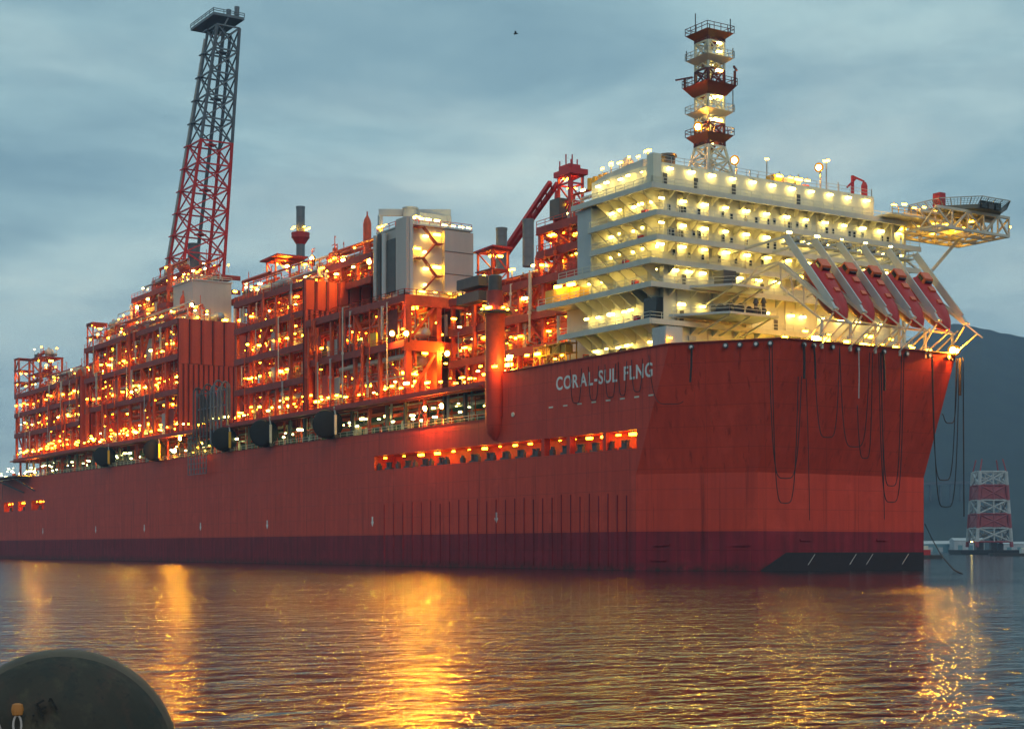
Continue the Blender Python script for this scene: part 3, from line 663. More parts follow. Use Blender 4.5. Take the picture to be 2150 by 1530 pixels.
for y in (0.5, 7.2, 17.0): bx(-90.3, -89.2, y, y+1.1, 33.05, 51).build('end_column', 'orange', m4)
for z in (43.6, 52.3): bx(-90.0, -89.0, 0.1, 19, z-2.0, z+.02).build('end_beam', 'orange', m4)
for a, b in (((1.6, 52), (7.0, 44)), ((8, 44), (17, 51)), ((1.6, 33.5), (7, 41.4)), ((17, 33.3), (8.2, 41.4))): pass
MB().bar((-89.6, 1.7, 44.2), (-89.6, 7.0, 50.6), .5).build('end_brace', 'orange', m4); MB().bar((-89.6, 1.7, 33.4), (-89.6, 7.0, 41.2), .5).build('end_brace', 'orange', m4); MB().bar((-89.6, 16.8, 36), (-89.6, 8.3, 33.4), .5).build('end_brace', 'orange', m4)
for px, py in ((825, 700), (855, 700)): sodium(m4, onY(px, py, -.3), R(20))
sodium(m4, onX(940, 742, -88.5), R(40))
rnd = random.Random(71)
for i in range(16): lamp(m4, rnd.choice(('big', 'white', 'warm')), (rnd.uniform(-96, -88.6), rnd.uniform(2, 18), rnd.choice((36, 38, 40.5, 46, 47.5, 49.5))), 1.57)
pipes(m4, rnd, -100, -90.5, 2, 20, 33, 43, n=14, nv=12); pipes(m4, rnd, -100, -90.5, 2, 20, 44, 52, n=12, nv=10)
bx(-128, -60, 26, 26.3, 33.1, 51).build('sky_screen', 'orange_panel', m4)  # sheet added to close off bright sky showing through the frames
railing([(-132, .1, 52.3), (-89.3, .1, 52.3), (-89.3, 19, 52.3)]).build('top_railing', 'orange', m4)
m5 = thing('process_module', (-62, 20, 33), 'densest orange process module, close behind the accommodation block and crane pedestal', 'process module', 'process modules along the deck')
module(m5, -86, -38, 8, 40, [33.05, 39.5, 45.5, 51.5], 83, back=6, lampstep=3.0, bay=8, braces=.7, top_clutter=False)
clutter(m5, random.Random(84), -86, -58, 8.5, 20, 51.5, h=2.5)
tower(m5, -76, -71, 8.5, 12, 51.5, 59.0, 3.7, lampk='warm'); MB().prism([(-77, 8, 59), (-70, 8, 59.3), (-70, 12.5, 59.3), (-77, 12.5, 59)], (0, 0, .3)).build('canopy', 'red', m5)
module(m5, -57, -38, 9, 26, [51.55, 56.3, 60.6], 85, back=6, bottom=False)
for z in (52.2, 49.4): bx(-80, -72, 6.2, 8.4, z, z+1.9).build('dark_duct', 'dark_steel', m5)
for i in range(5): lamp(m5, 'big', (-70 + i*6, 7.7, 36 + (i*37 % 18)))
# ---- boiler house (heat recovery unit)
bh = thing('boiler_house', (-109, 15, 52.3), 'tall grey boiler house with a lit zigzag stair, standing on the open framed module', 'boiler house')
bx(-116, -103.2, 8.4, 23.4, 54.6, 69.0).build('casing', 'casing', bh)
bx(-116.4, -102.4, 8, 23.8, 52.4, 54.55).build('plinth', 'deck_red', bh)
bx(-103.15, -102.2, 16.6, 23.5, 55.6, 68.6).build('plain_panel', 'casing', bh)
for z in (59.6, 64.2): bx(-102.19, -102.1, 16.6, 23.5, z, z+.12).build('panel_seam', 'dark_steel', bh)
bx(-106.6, -102.2, 7.6, 8.38, 55, 70.4).build('corner_pilaster', 'casing', bh); bx(-103.1, -102.0, 8.4, 9.1, 53, 70.5).build('corner_duct', 'grey_paint', bh)
for x in (-115.2, -113.4, -111.5): MB().cyl((x, 7.6, 55), (x, 7.6, 68.5), .55, n=10).build('downpipe', ('grey_paint', 'dark_steel', 'pipe_grey')[int(x) % 3], bh, smooth=True)
bx(-110.6, -107, 7.7, 8.37, 56, 66.8).build('louvre', 'dark_steel', bh)
bx(-116.2, -102.6, 8.2, 23.6, 69.02, 69.3).build('roof', 'grey_paint', bh)
k = MB().bar((-115.8, 8.6, 73.6), (-108, 21.5, 73.6), .7, 1.4).build('roof_girder', 'grey_paint', bh)
for x, y in ((-115.7, 8.9), (-112, 15), (-108.2, 21)): bx(x-.4, x+.4, y-.4, y+.4, 69.3, 73).build('girder_post', 'grey_paint', bh)
MB().lathe([(0, 1.5), (4.6, 1.5), (4.65, 1.7), (5.0, 1.7)], (-111, 13.5, 69.3), (0, 0, 1), 16).build('exhaust', 'grey_paint', bh, smooth=True)
bx(-108.6, -107.9, 14, 21.6, 70.2, 72.9).build('roof_screen', 'grey_paint', bh)
zz = [55.6, 58.9, 62.2, 65.5, 68.6]
for i in range(4):
    ya, yb = (9.6, 15.8) if i % 2 == 0 else (15.8, 9.6)
    MB().bar((-101.7, ya + (1.6 if ya < yb else -1.6), zz[i]), (-101.7, yb - (1.6 if ya < yb else -1.6), zz[i+1]), .9, .3, up=(0, 0, 1)).build('stair_flight', 'deck_red', bh)
    bx(-103.1, -101, min(yb, yb - (1.7 if ya < yb else -1.7)), max(yb, yb - (1.7 if ya < yb else -1.7)), zz[i+1]-.15, zz[i+1]).build('landing', 'deck_red', bh)
    lamp(bh, 'big', (-102.6, yb + (-.8 if ya < yb else .8), zz[i+1] + 2.2), 1.57); lamp(bh, 'wall', (-102.7, 12.5, zz[i] + 1.6), 1.57)
for y in (11, 14, 17.5, 20.5, 22.8): lamp(bh, 'big', (-101.6, y, 55.6), 1.57)
for y in (9.6, 11.5, 13.2, 15.2, 17, 19, 21, 22.8): lamp(bh, 'wall', (-102.9, y, 69.9 + .7 * (y % 2 > 1)), 1.57)
for x in (-115, -113.6, -112, -106): lamp(bh, 'warm', (x, 8.3, 70.5))
railing([(-116, 8.3, 69.3), (-102.7, 8.3, 69.3), (-102.7, 23.4, 69.3)], t=.1).build('railing', 'red', bh)
lamp(bh, 'red' if 'red' in LM else 'orange', (-113, 7.2, 54.2)); lamp(bh, 'orange', (-110, 7.2, 54.4))
# ---- chimneys
def chimney(p0, p1, r, label, collar=None, mt='flare_grey'):
    t = thing('chimney', p0, label, 'chimney', 'exhaust chimneys')
    H = p1.z - p0.z
    n = 5
    for i in range(n): MB().cyl((p0.x, p0.y, p0.z + H*i/n), (p0.x, p0.y, p0.z + H*(i+1)/n - .06), r, n=18).build('stack_ring', mt, t, smooth=True)
    MB().cyl((p0.x, p0.y, p0.z + .1), (p0.x, p0.y, p1.z - .4), r*.94, n=18).build('liner', 'dark_steel', t, smooth=True)
    MB().cyl((p0.x, p0.y, p1.z - .5), (p0.x, p0.y, p1.z), r*1.06, n=18).build('rim', mt, t, smooth=True)
    if collar:
        z = collar; MB().cyl((p0.x, p0.y, z), (p0.x, p0.y, z+.4), r*2.1, n=14).build('collar_platform', 'red', t)
        MB().lathe([(-1.6, r*1.05), (0, r*2.0), (1.3, r*2.15)], (p0.x, p0.y, z), (0, 0, 1), 14).build('collar_guard', 'red', t)
        for k in range(6): lamp(t, 'warm', (p0.x + r*1.9*math.cos(k), p0.y + r*1.9*math.sin(k), z + 2.6))
    return t
p0 = onY(631, 548, 25); p1 = onY(631, 434, 25); d = (Vector((p0.x, p0.y)) - Vector((CAM.x, CAM.y))).length
chimney(p0, p1, 9*d/CAM_F, 'slim grey chimney with a red collar platform, left of the boiler house', onY(631, 500, 25).z)
chimney(onY(1053, 570, 25), onY(1053, 479, 25), 13*d/CAM_F*.72, 'left of the two stout grey chimneys between boiler house and red crane')
chimney(onY(1109, 560, 25), onY(1109, 461, 25), 13*d/CAM_F*.72, 'right of the two stout grey chimneys, half behind the red crane boom')
p0 = onY(407, 590, 24); p1 = onY(407, 512, 24)
chimney(p0, p1, 1.75, 'short grey drum chimney standing inside the foot of the flare tower')
# ================================================================ flare tower
ft = thing('flare_tower', onY(410, 590, 26), 'tall leaning lattice flare tower, grey above and red below', 'flare tower')
def flare_pt(t, i):   # t 0..1 up the tower, i = leg
    c = onY(409, 585, 26).lerp(onY(470, 62, 26), t); s = 6.3 + (3.3 - 6.3) * t
    sx, sy = ((-1, -1), (1, -1), (1, 1), (-1, 1))[i]; return c + Vector((sx*s, sy*s, 0))
NB = 11
for i in range(4):
    for s, (a, b, mt) in enumerate(((0, .55, 'flare_red'), (.55, 1, 'flare_grey'))):
        MB().cyl(flare_pt(a, i), flare_pt(b, i), .5 if i else .36, n=8).build('leg', mt, ft)
MB().cyl(flare_pt(0, 0) + Vector((-.9, 0, 0)), flare_pt(.97, 0) + Vector((-.9, 0, 0)), .75, .6, n=10).build('flare_riser', 'pipe_grey', ft, smooth=True)
MB().cyl(flare_pt(0, 0).lerp(flare_pt(0, 2), .5), flare_pt(1, 0).lerp(flare_pt(1, 2), .5), .55, n=10).build('flare_riser', 'flare_grey', ft, smooth=True)
for k in range(NB):
    a, b = k / NB, (k + 1) / NB; mt = 'flare_red' if b < .56 else 'flare_grey'
    for i in range(4):
        j = (i + 1) % 4; p, q, r, s = flare_pt(a, i), flare_pt(a, j), flare_pt(b, j), flare_pt(b, i)
        MB().bar(p, r, .34).build('brace', mt, ft); MB().bar(q, s, .34).build('brace', mt, ft); MB().bar(s, r, .4).build('strut', mt, ft)
    pp = flare_pt(b, 0); MB().box(pp.x - 2.2, pp.x + .8, pp.y - .8, pp.y + .8, pp.z - .2, pp.z + .1).build('riser_clamp', 'flare_grey' if b > .56 else 'flare_red', ft)
    cc = flare_pt(b, 0).lerp(flare_pt(b, 2), .5)
    if k % 2: MB().box(cc.x - 1.2, cc.x + 1.6, cc.y - 1.4, cc.y + 1.4, cc.z - .2, cc.z + .05).build('rest_platform', mt, ft)
tp = onY(459, 40, 26)
MB().box(tp.x - 9.5, tp.x + 7.5, tp.y - 4.6, tp.y + 4.6, tp.z - 1.6, tp.z - .9).build('top_platform', 'flare_grey', ft)
railing([(tp.x-9.5, tp.y-4.6, tp.z-.9), (tp.x+7.5, tp.y-4.6, tp.z-.9), (tp.x+7.5, tp.y+4.6, tp.z-.9)], t=.16).build('railing', 'flare_grey', ft)
for dx, dy in ((-4.5, 0), (2.5, 2), (6, 3)): MB().cyl((tp.x+dx, tp.y+dy, tp.z-.9), (tp.x+dx, tp.y+dy, tp.z+2.2), .6, .75, n=10).build('flare_tip', 'flare_grey', ft)
for dx in (-9, 7): MB().bar((tp.x+dx, tp.y, tp.z-1.6), flare_pt(.92, 0 if dx < 0 else 1), .35).build('platform_stay', 'flare_grey', ft)
# ================================================================ red deck crane behind the accommodation block
cr = thing('deck_crane', onY(1195, 560, 36), 'red lattice deck crane with its boom lowered, left of the accommodation block', 'crane')
a = onY(1164, 372, 36); b = onY(1226, 360, 36); zb = onY(1190, 540, 36).z
cxr = onY(1198, 400, 36).x
tower(cr, cxr - 1.9, cxr + 1.9, 34.4, 37.6, zb, a.z - 1, 3.6, matn='red', t=.45, deck=False, lampk='warm')
MB().box(cxr - 3.2, cxr + 3.0, 34.0, 38.2, a.z - 1, a.z + .1).build('machinery_deck', 'red', cr)
a = Vector((cxr - 3.4, 36, a.z)); b = Vector((cxr + 3.2, 36, a.z))
MB().box(cxr - 2.2, cxr + 1.5, 34.6, 37.4, a.z + .1, a.z + 1.2).build('machinery_house', 'red', cr)
k = MB()
for i in range(5): k.bar((a.x + 1 + i*1.1, 35 + i % 2 * 2, a.z + .2), (a.x + 1 + i*1.1, 35 + i % 2 * 2, a.z + 2.4 + i % 3 * .5), .2)
k.build('sheave_posts', 'red', cr)
h0 = onY(1163, 384, 34); h1 = onY(1042, 558, 34)
for s in (-.9, .9): MB().bar(h0 + Vector((0, s, 0)), h1 + Vector((0, s*.6, 0)), .8).build('boom_chord', 'red', cr)
k = MB()
for i in range(12): k.bar(h0.lerp(h1, i/12) + Vector((0, -.9, 0)), h0.lerp(h1, (i+1)/12) + Vector((0, .8, 0)), .3)
k.build('boom_lacing', 'red', cr)
c0 = onY(1170, 400, 34); c1 = onY(1162, 545, 34); MB().bar(c0, c1, .7).build('back_stay', 'red', cr)
MB().box(c0.x - 1, c0.x + 2.4, 32.8, 36, c0.z - 6, c0.z - 2).build('counterweight', 'dark_steel', cr)
# ================================================================ crane pedestal on the hull side
cp = thing('crane_pedestal', (-56.2, 0, 22), 'big orange cylindrical crane pedestal built into the hull side, with a dark stub on top', 'crane pedestal')
MB().lathe([(0, .25), (1.2, 1.35), (3.2, 1.72), (12, 1.72)], (-56.2, -.2, 22.2), (0, 0, 1), 24).build('lower_barrel', 'hull_red', cp, smooth=True)
MB().lathe([(0, 1.74), (3, 1.75), (9.6, 1.74), (10.2, 2.0), (10.3, 2.0)], (-56.2, -.2, 34.2), (0, 0, 1), 24).build('barrel', 'orange', cp, smooth=True)
MB().lathe([(0, 2.7), (.25, 3.0), (.5, 2.9)], (-56.2, -.2, 44.3), (0, 0, 1), 24).build('flange', 'dark_steel', cp, smooth=True)
MB().lathe([(0, 1.9), (1.5, 1.5), (3.6, 1.45)], (-56.2, -.2, 44.8), (0, 0, 1), 20).build('slew_stub', 'deck_red', cp, smooth=True)
MB().lathe([(0, 1.2), (2.6, 1.2), (2.8, .8)], (-56.2, -.2, 48.4), (0, 0, 1), 20).build('dark_cap', 'dark_steel', cp, smooth=True)
for k in range(5): lamp(cp, 'warm', (-56.2 + 2.3*math.cos(k*1.2+2.8), -.2 + 2.3*math.sin(k*1.2+2.8), 45.4))
lamp(cp, 'orange', (-53.6, -1.9, 35.0)); lamp(cp, 'flood', (-50.9, -.5, 36.6), 1.57); MB().bar((-50.9, -.45, 33.9), (-50.9, -.45, 36.3), .14).build('flood_post', 'dark_steel', cp); lamp(cp, 'warm', (-53.0, .6, 36.4)); lamp(cp, 'orange', (-59.4, -1.2, 35.6))
# ================================================================ black fender drums slung under the raised deck
def drum(px, py, w, label):
    p = onY(px, py, -1.3); d = (Vector((p.x, p.y)) - Vector((CAM.x, CAM.y))).length; r = w / 2 * d / CAM_F * .93
    t = thing('fender_drum', (p.x, -1.3, p.z - r), label, 'fender drum', 'black drums along the hull edge')
    ax = Vector((.62, -.78, 0)).normalized(); c = Vector((p.x, -1.3, p.z))
    MB().lathe([(-2.2, r*.55), (-1.9, r*.9), (-1.2, r), (1.0, r), (1.6, r*.92), (1.9, r*.6)], c, ax, 20).build('drum', 'rubber', t, smooth=True)
    for s in (-1.0, -.2, .6): MB().lathe([(0, r*1.0), (.05, r*1.04), (.2, r*1.04), (.25, r*1.0)], c + ax*s, ax, 20).build('hoop', 'rubber', t)
    cx = c.x + r*1.25
    MB().bar((cx - 1.6, -.9, c.z + r*1.15), (cx + .3, -1.5, c.z + r*.55), .28).build('hanger_arm', 'pipe_grey', t)
    MB().bar((cx + .3, -1.5, c.z + r*.55), (cx + .3, -1.5, c.z - r*.8), .5, .3).build('hanger_leg', 'yellow' if w < 60 else 'pipe_pale', t)
    bx(cx - 2.4, cx - 1.4, -.8, .4, DKZ + .05, DKZ + .7).build('chock', 'dark_steel', t)
    return t
drum(220, 958, 44, 'farthest black drum, nearest the stern, slung under the raised deck')
drum(325, 945, 46, 'black drum between the farthest drum and the grey hose rack')
drum(471, 922, 52, 'black drum just right of the grey hose rack')
drum(554, 909, 60, 'black drum with a yellow hanger, middle of the three right of the hose rack')
drum(688, 890, 64, 'largest black drum, nearest the bow, with a pale hanger')
# ================================================================ hose rack
hr = thing('hose_rack', onY(425, 990, -1), 'grey rack of hanging hoses in front of the ribbed blast wall', 'hose rack')
a = onY(408, 815, -1.4); b = onY(466, 808, -1.4); n = 9
for i in range(n):
    x = a.x + (b.x - a.x) * i / (n - 1); zt = 42.3 - .9 * (i * 5 % 3) + .12 * i; zb = 30 - i % 3
    pts = [(x, -1.6, zb)] + [(x, -1.6 + 1.1*(1 - math.cos(t)), zt - 1 + 1.6*math.sin(t)) for t in (0, .5, 1.0, 1.57, 2.1, 2.6, 3.14)] + [(x, .6, 34)]
    MB().tube(pts, .24, 8).build('hose', 'dark_steel' if i < 5 else 'flare_grey', hr, smooth=True)
k = MB()
for z in (41.2, 37.5, 34.2): k.bar((a.x - .8, -.4, z), (b.x + .8, -.4, z), .3)
for x in (a.x - .8, (a.x + b.x)/2, b.x + .8): k.bar((x, -.4, 26.5), (x, -.4, 42.6), .4)
k.build('rack_frame', 'flare_grey', hr)
a = onY(395, 940, -1.2); b = onY(433, 940, -1.2); k = MB()
for i in range(7): x = a.x + (b.x - a.x) * i / 6; k.bar((x, -1.2, 31.5), (x, -1.2, 21.6), .2)
for i in range(8): k.bar((a.x, -1.2, 21.6 + i*1.3), (b.x, -1.2, 21.6 + i*1.3), .16)
for i in range(5): k.bar((a.x + i*2.2, -1.2, 30), (a.x + i*2.2, .3, 26.6), .18)
k.build('boarding_ladder', 'flare_grey', hr)
for i in range(5): lamp(hr, 'warm', (b.x - 9 + i*2.6, -.9, 27.2 + i % 3 * 1.1))
# ================================================================ accommodation block
ab = thing('accommodation_block', (-24, 28, 33), 'pale multi storey accommodation block with lamplit galleries above the bow', 'building')
XA, XW = -34.0, -14.0       # aft end, front wall
YS, YE = 4.0, 55.5          # near side wall, far side wall
LV = [(38.4, -37.0, -12.3), (44.0, -43.3, -12.0), (47.6, -37.2, -12.0), (50.9, -28.0, -10.6), (54.65, -28.5, -10.6), (59.0, -33.2, -11.8)]
bx(XA, XW, YS, YE, 32.95, 58.6).build('house_wall', 'white', ab)
bx(-30.5, -13.0, 2.2, 48.2, 59.02, 62.7).build('top_storey', 'white', ab)
bx(-13.8, -12.2, .6, 2.15, 59.02, 63.7).build('corner_locker', 'white', ab)
MB().prism([(-30, 2.3, 62.71), (-17, 2.3, 62.71), (-17, 2.3, 63.9), (-27, 2.3, 63.4)], (0, 6, 0)).build('roof_house', 'grey_paint', ab)
GDS = {}
for i, (z, xa, xf) in enumerate(LV):
    ye = 57 if i != 5 else 58
    m = MB().box(xa, xf, 0, ye, z - .28, z)
    m.box(xa, xf + .02, -.05, .3, z - .75, z + .12); m.box(xf - .3, xf + .05, .31, ye, z - .7, z + .1)
    GD = m.build('gallery_deck', 'fascia', ab); GDS[z] = GD
    railing([(xa + .2, .15, z), (xf - .15, .15, z), (xf - .15, ye - .2, z)], t=.07, step=2.2).build('railing', 'white', GD)
KNEE = MB().prism([(-.1, 0, 0), (-.1, 0, -2.4), (-.1, -.25, -2.4), (-.1, -3.4, -.35), (-.1, -3.4, 0)], (.2, 0, 0)).mesh('bracket', 'white')
KNEF = MB().prism([(0, -.08, 0), (1.7, -.08, 0), (1.7, -.08, -.3), (.2, -.08, -1.3), (0, -.08, -1.3)], (0, .16, 0)).mesh('bracket', 'white')
for z, xa, xf in LV:
    x = XW - 1.2
    while x > max(xa, XA) + .5: put(KNEE, 'bracket', GDS[z], (x, YS, z - .29)); x -= 3.0
    y = 5.0
    while y < 55: put(KNEF, 'bracket', GDS[z], (XW + .003, y, z - .29)); y += 2.9 if z > 58 else 4.4
bx(-32.4, -28.6, .7, YS - .01, 48, 58.2).build('stair_trunk', 'grey_paint', ab)
bx(-43, -34.05, 6, 50, 32.95, 43.7).build('aft_house', 'white', ab)
# windows and doors on the bow face
WINM = MB(); WINM.box(0, .10, -.34, .34, -.5, .5); WINM.mi = 1; WINM.box(.101, .13, -.24, .24, -.4, .4); WINM = WINM.mesh('window', ['grey_paint', 'glass_dark'])
DORM = MB(); DORM.box(0, .10, -.5, .5, 0, 2.1); DORM.mi = 1; DORM.box(.101, .15, -.4, .4, .1, 2.0); DORM = DORM.mesh('door', ['white', 'dark_steel'])
rnd = random.Random(19)
for z, pxs in ((54.65, (1404, 1437, 1467, 1517, 1535, 1565, 1587, 1613, 1625, 1673, 1692, 1735, 1748, 1783, 1793, 1810, 1851, 1863, 1905)), (50.9, (1404, 1412, 1456, 1468, 1518, 1535, 1566, 1612, 1626, 1660)), (47.6, (1414, 1446, 1475, 1510, 1544, 1575, 1600))):
    for px in pxs:
        p = onX(px, 500, XW)
        if p.y < YE - .5: put(WINM, 'window', ab, (XW + .004, p.y, z + rnd.choice((1.5, 1.7, 1.5))), scale=(1, 1, rnd.choice((1, 1, 1.35))))
for z, ys in ((59.02, (3.4, 9.5, 17.2, 31)), (54.65, (7.4, 30.0)), (50.9, (7.4,)), (44, (8, 24)), (38.4, (7.5, 27)), (33, (19, 33))):
    for y in ys: put(DORM, 'door', ab, ((XW if z < 59 else -13.0) + .004, y, z + .02))
# gallery lamps: bow face
for i in range(11): lamp(ab, 'wall', (-12.6, 4.2 + i*4.2, 61.9), 1.57)
for z, ys in ((54.65, [3.2 + 4.3*i for i in range(13)]), (50.9, [3.2 + 4.3*i for i in range(13)]), (47.6, [3.0 + 4.4*i for i in range(12)]), (44.0, [6.0, 8.6, 11.4, 19.0, 23.0, 26.8, 36, 42, 48]), (38.4, [7.2, 11.4, 18.3, 21.6, 24.6, 30.0, 32.6, 37, 41, 45, 50]), (33.6, [12.2, 20.2, 22.4, 25.5, 33, 38, 43, 48])):
    for y in ys: lamp(ab, 'wall', (XW + .5, y, z + (2.75 if z not in (44.0, 38.4, 33.6) else 2.6 if z == 44 else 3.0 if z == 38.4 else 1.6)), 1.57)
# gallery lamps: near side
for z, xs_ in ((59.02, (-16.5, -19.3, -22, -25, -28, -31.5)), (54.65, (-16, -18.5, -21, -24, -26.8)), (50.9, (-15.8, -18.5, -21.4, -24.2, -27)), (47.6, (-15.6, -18.4, -21.4, -24.4, -27.3, -30, -32.5)), (44.0, (-15.5, -19, -22.2, -25.6, -29, -32)), (38.4, (-16.5, -21, -23.4, -26.3, -30.5, -33)), (33.6, (-16.6, -22, -25, -27.5, -31))):
    for i, x in enumerate(xs_): lamp(ab, 'wall' if i % 3 else 'white', (x, (YS if z < 59 else 2.2) - .55 - (i % 2) * .5, z + (2.7 if z not in (33.6,) else 2.0)))
# fittings along the galleries
for x, z in ((-17.5, 54.65), (-18.6, 50.9), (-22.5, 47.6), (-20, 44), (-19.5, 38.4)): bx(x-.5, x+.5, YS-1.3, YS-.6, z+.01, z+1.5).build('fire_locker', 'red', ab)
bx(-42.5, -36, 1.2, 3.6, 44.02, 46.6).build('yellow_container', 'yellow', ab); bx(-35.9, -33, 1.6, 3.4, 44.02, 46.2).build('yellow_container', 'yellow', ab)
lamp(ab, 'big', (-38, .7, 47.0)); lamp(ab, 'big', (-34.5, .9, 46.9))
bx(-17.2, -14.1, 2.6, YS-.01, 38.5, 42.2).build('opening_shade', 'glass_dark', ab)  # solid block; its dark colour stands in for the shade inside an opening
# bow platforms under the galleries, with winches and machinery
def platform(y0, y1, xf, z, nm):
    m = MB().prism([(XW, y0-3, z-.35), (XW, y1+1, z-.35), (xf, y1, z-.35), (xf, y0+2.5, z-.35)], (0, 0, .35)); m.build(nm, 'grey_paint', ab)
    railing([(XW+.3, y0-2.6, z), (xf-.2, y0+2.6, z), (xf-.2, y1-.2, z)], t=.07).build('railing', 'white', ab)
    for y in (y0+3, (y0+y1)/2+1, y1-1): MB().bar((XW, y, z-2.6), (xf-.6, y, z-.4), .25).build('platform_bracket', 'white', ab)
platform(9, 19, -6.5, 44.0, 'winch_platform'); platform(8, 20.5, -6.0, 39.6, 'winch_platform')
WIN_ = MB().cyl((-.9, 0, .9), (.9, 0, .9), .6, n=12).cyl((-1.0, 0, .9), (-.9, 0, .9), .95, n=12).cyl((.9, 0, .9), (1.0, 0, .9), .95, n=12).box(-1.1, 1.1, -.6, .6, 0, .3).mesh('winch', 'dark_steel')
for x, y, z, s in ((-9, 12, 39.6, .9), (-9.5, 14.5, 39.6, 1.1), (-8.2, 17, 39.6, .8), (-8.5, 18.8, 39.6, .8), (-9.5, 13, 44, .9), (-9, 10.4, 39.6, .7)): put(WIN_, 'winch', ab, (x, y, z), R(90), (s, s, s))
for y, h in ((16.8, 2.6), (18.4, 2.8)): MB().cyl((-7.2, y, 39.6), (-7.2, y, 39.6+h-.8), .3, n=8).cyl((-7.2, y, 39.6+h-.8), (-7.2, y, 39.6+h), .5, .2, n=8).build('vent_head', 'dark_steel', ab)
bx(-10.5, -8, 11, 13.5, 44.02, 46.2).build('machinery', 'dark_steel', ab)
for k in range(3): bx(-11.5 + k*1.2, -10.7 + k*1.2, 17, 18.2, 33, 34.6).build('windlass', 'dark_steel', ab)
for y in (6.5, 12.8, 20.6, 29, 36): MB().cyl((XW+.15, y, 33), (XW+.15, y, 58.6), .1, n=6, cap=False).build('drain_pipe', 'pipe_pale', ab)
for y, z in ((9.5, 36.2), (13, 41.8), (24, 42.2), (28.5, 36.4)): bx(XW+.004, XW+.35, y-.7, y+.7, z-.35, z+.35).build('vent_louvre', 'grey_paint', ab)
# roof fittings
sodium(ab, onX(1543, 337, -20), R(30)); sodium(ab, onX(1720, 352, -20), R(30))
for px, py in ((1543, 337), (1720, 352)): p = onX(px, py, -20); MB().bar((p.x, p.y + .3, 62.7), (p.x, p.y + .3, p.z - .8), .2).build('light_pole', 'pipe_grey', ab)
for px, py in ((1610, 333), (1735, 336), (1283, 346)):
    p = onX(px, py, -20) if px > 1400 else onY(px, py, 6); lamp(ab, 'big', p, .6); MB().bar((p.x, p.y, 62.7), (p.x, p.y, p.z - .4), .16).build('light_pole', 'pipe_grey', ab)
for k in range(4): p = onY(1240 + 11*k, 371 - 3*k, 5); MB().cyl((p.x, 5, 62.7), (p.x, 5, 64.6), .55, n=10).build('yellow_drum', 'yellow', ab)
for i, (px, w, mt) in enumerate(((1626, 2.0, 'yellow'), (1650, 2.6, 'pipe_pale'), (1666, 1.4, 'grey_paint'), (1685, 1.2, 'boat_orange'))): p = onX(px, 365, -18); bx(-19, -17, p.y - w/2, p.y + w/2, 62.7, 65.0 - .3 * i).build('roof_unit', mt, ab); lamp(ab, 'warm', (-16.8, p.y, 64.9), 1.57)
p = onX(1402, 330, -17); MB().lathe([(0, 1.2), (2.0, 1.2), (2.1, 1.5), (2.5, 1.4)], (p.x, p.y, 62.7), (0, 0, 1), 14).build('roof_vent', 'dark_steel', ab, smooth=True)
for px, h in ((1500, 1.6), (1575, 2.0), (1590, 1.4), (1760, 2.4), (1830, 2.2)): p = onX(px, 350, -17); MB().bar((-17, p.y, 62.7), (-17, p.y, 63 + h), .12).box(-17.3, -16.7, p.y-.3, p.y+.3, 62.7, 63.3).build('vent_post', 'pipe_grey', ab)
railing([(-29, 2.4, 62.7), (-13.2, 2.4, 62.7), (-13.2, 48, 62.7)], t=.06).build('roof_railing', 'grey_paint', ab)
for i in range(6): lamp(ab, 'warm_post', (-29 + i*2.4, 3.2, 65.0 + .4*(i % 2)))
p = onX(1790, 370, -19)
rc = thing('rescue_davit', (-19, p.y, 62.7), 'small red davit at the far end of the accommodation roof', 'davit')
MB().bar((-19, p.y, 62.7), (-19, p.y, 67.6), .4).build('post', 'red', rc); MB().bar((-19, p.y, 67.5), (-17.4, p.y + 1.2, 66.4), .3).build('jib', 'red', rc); MB().bar((-19, p.y - 1.3, 65.4), (-19, p.y + .9, 67.3), .28).build('stay', 'red', rc)
MB().lathe([(0, .3), (.6, .55), (2.6, .55), (3.2, .3)], (-17.4, p.y + 1.2, 63.1), (0, 0, 1), 10).build('life_raft', 'red', rc)
# radome
p = onY(1318, 344, 7)
rdm = thing('radome', (p.x, 7, 62.7), 'tan egg shaped radome on the near end of the accommodation roof', 'radome')
MB().lathe([(0, .7), (.4, 1.0), (.9, 1.1), (1.5, .95), (2.0, .5), (2.15, .1)], (p.x, 7, p.z - 1.0), (0, 0, 1), 16).build('dome', 'pipe_pale', rdm, smooth=True); MB().cyl((p.x, 7, 62.7), (p.x, 7, p.z - 1.0), .4, n=10).build('pedestal', 'grey_paint', rdm)
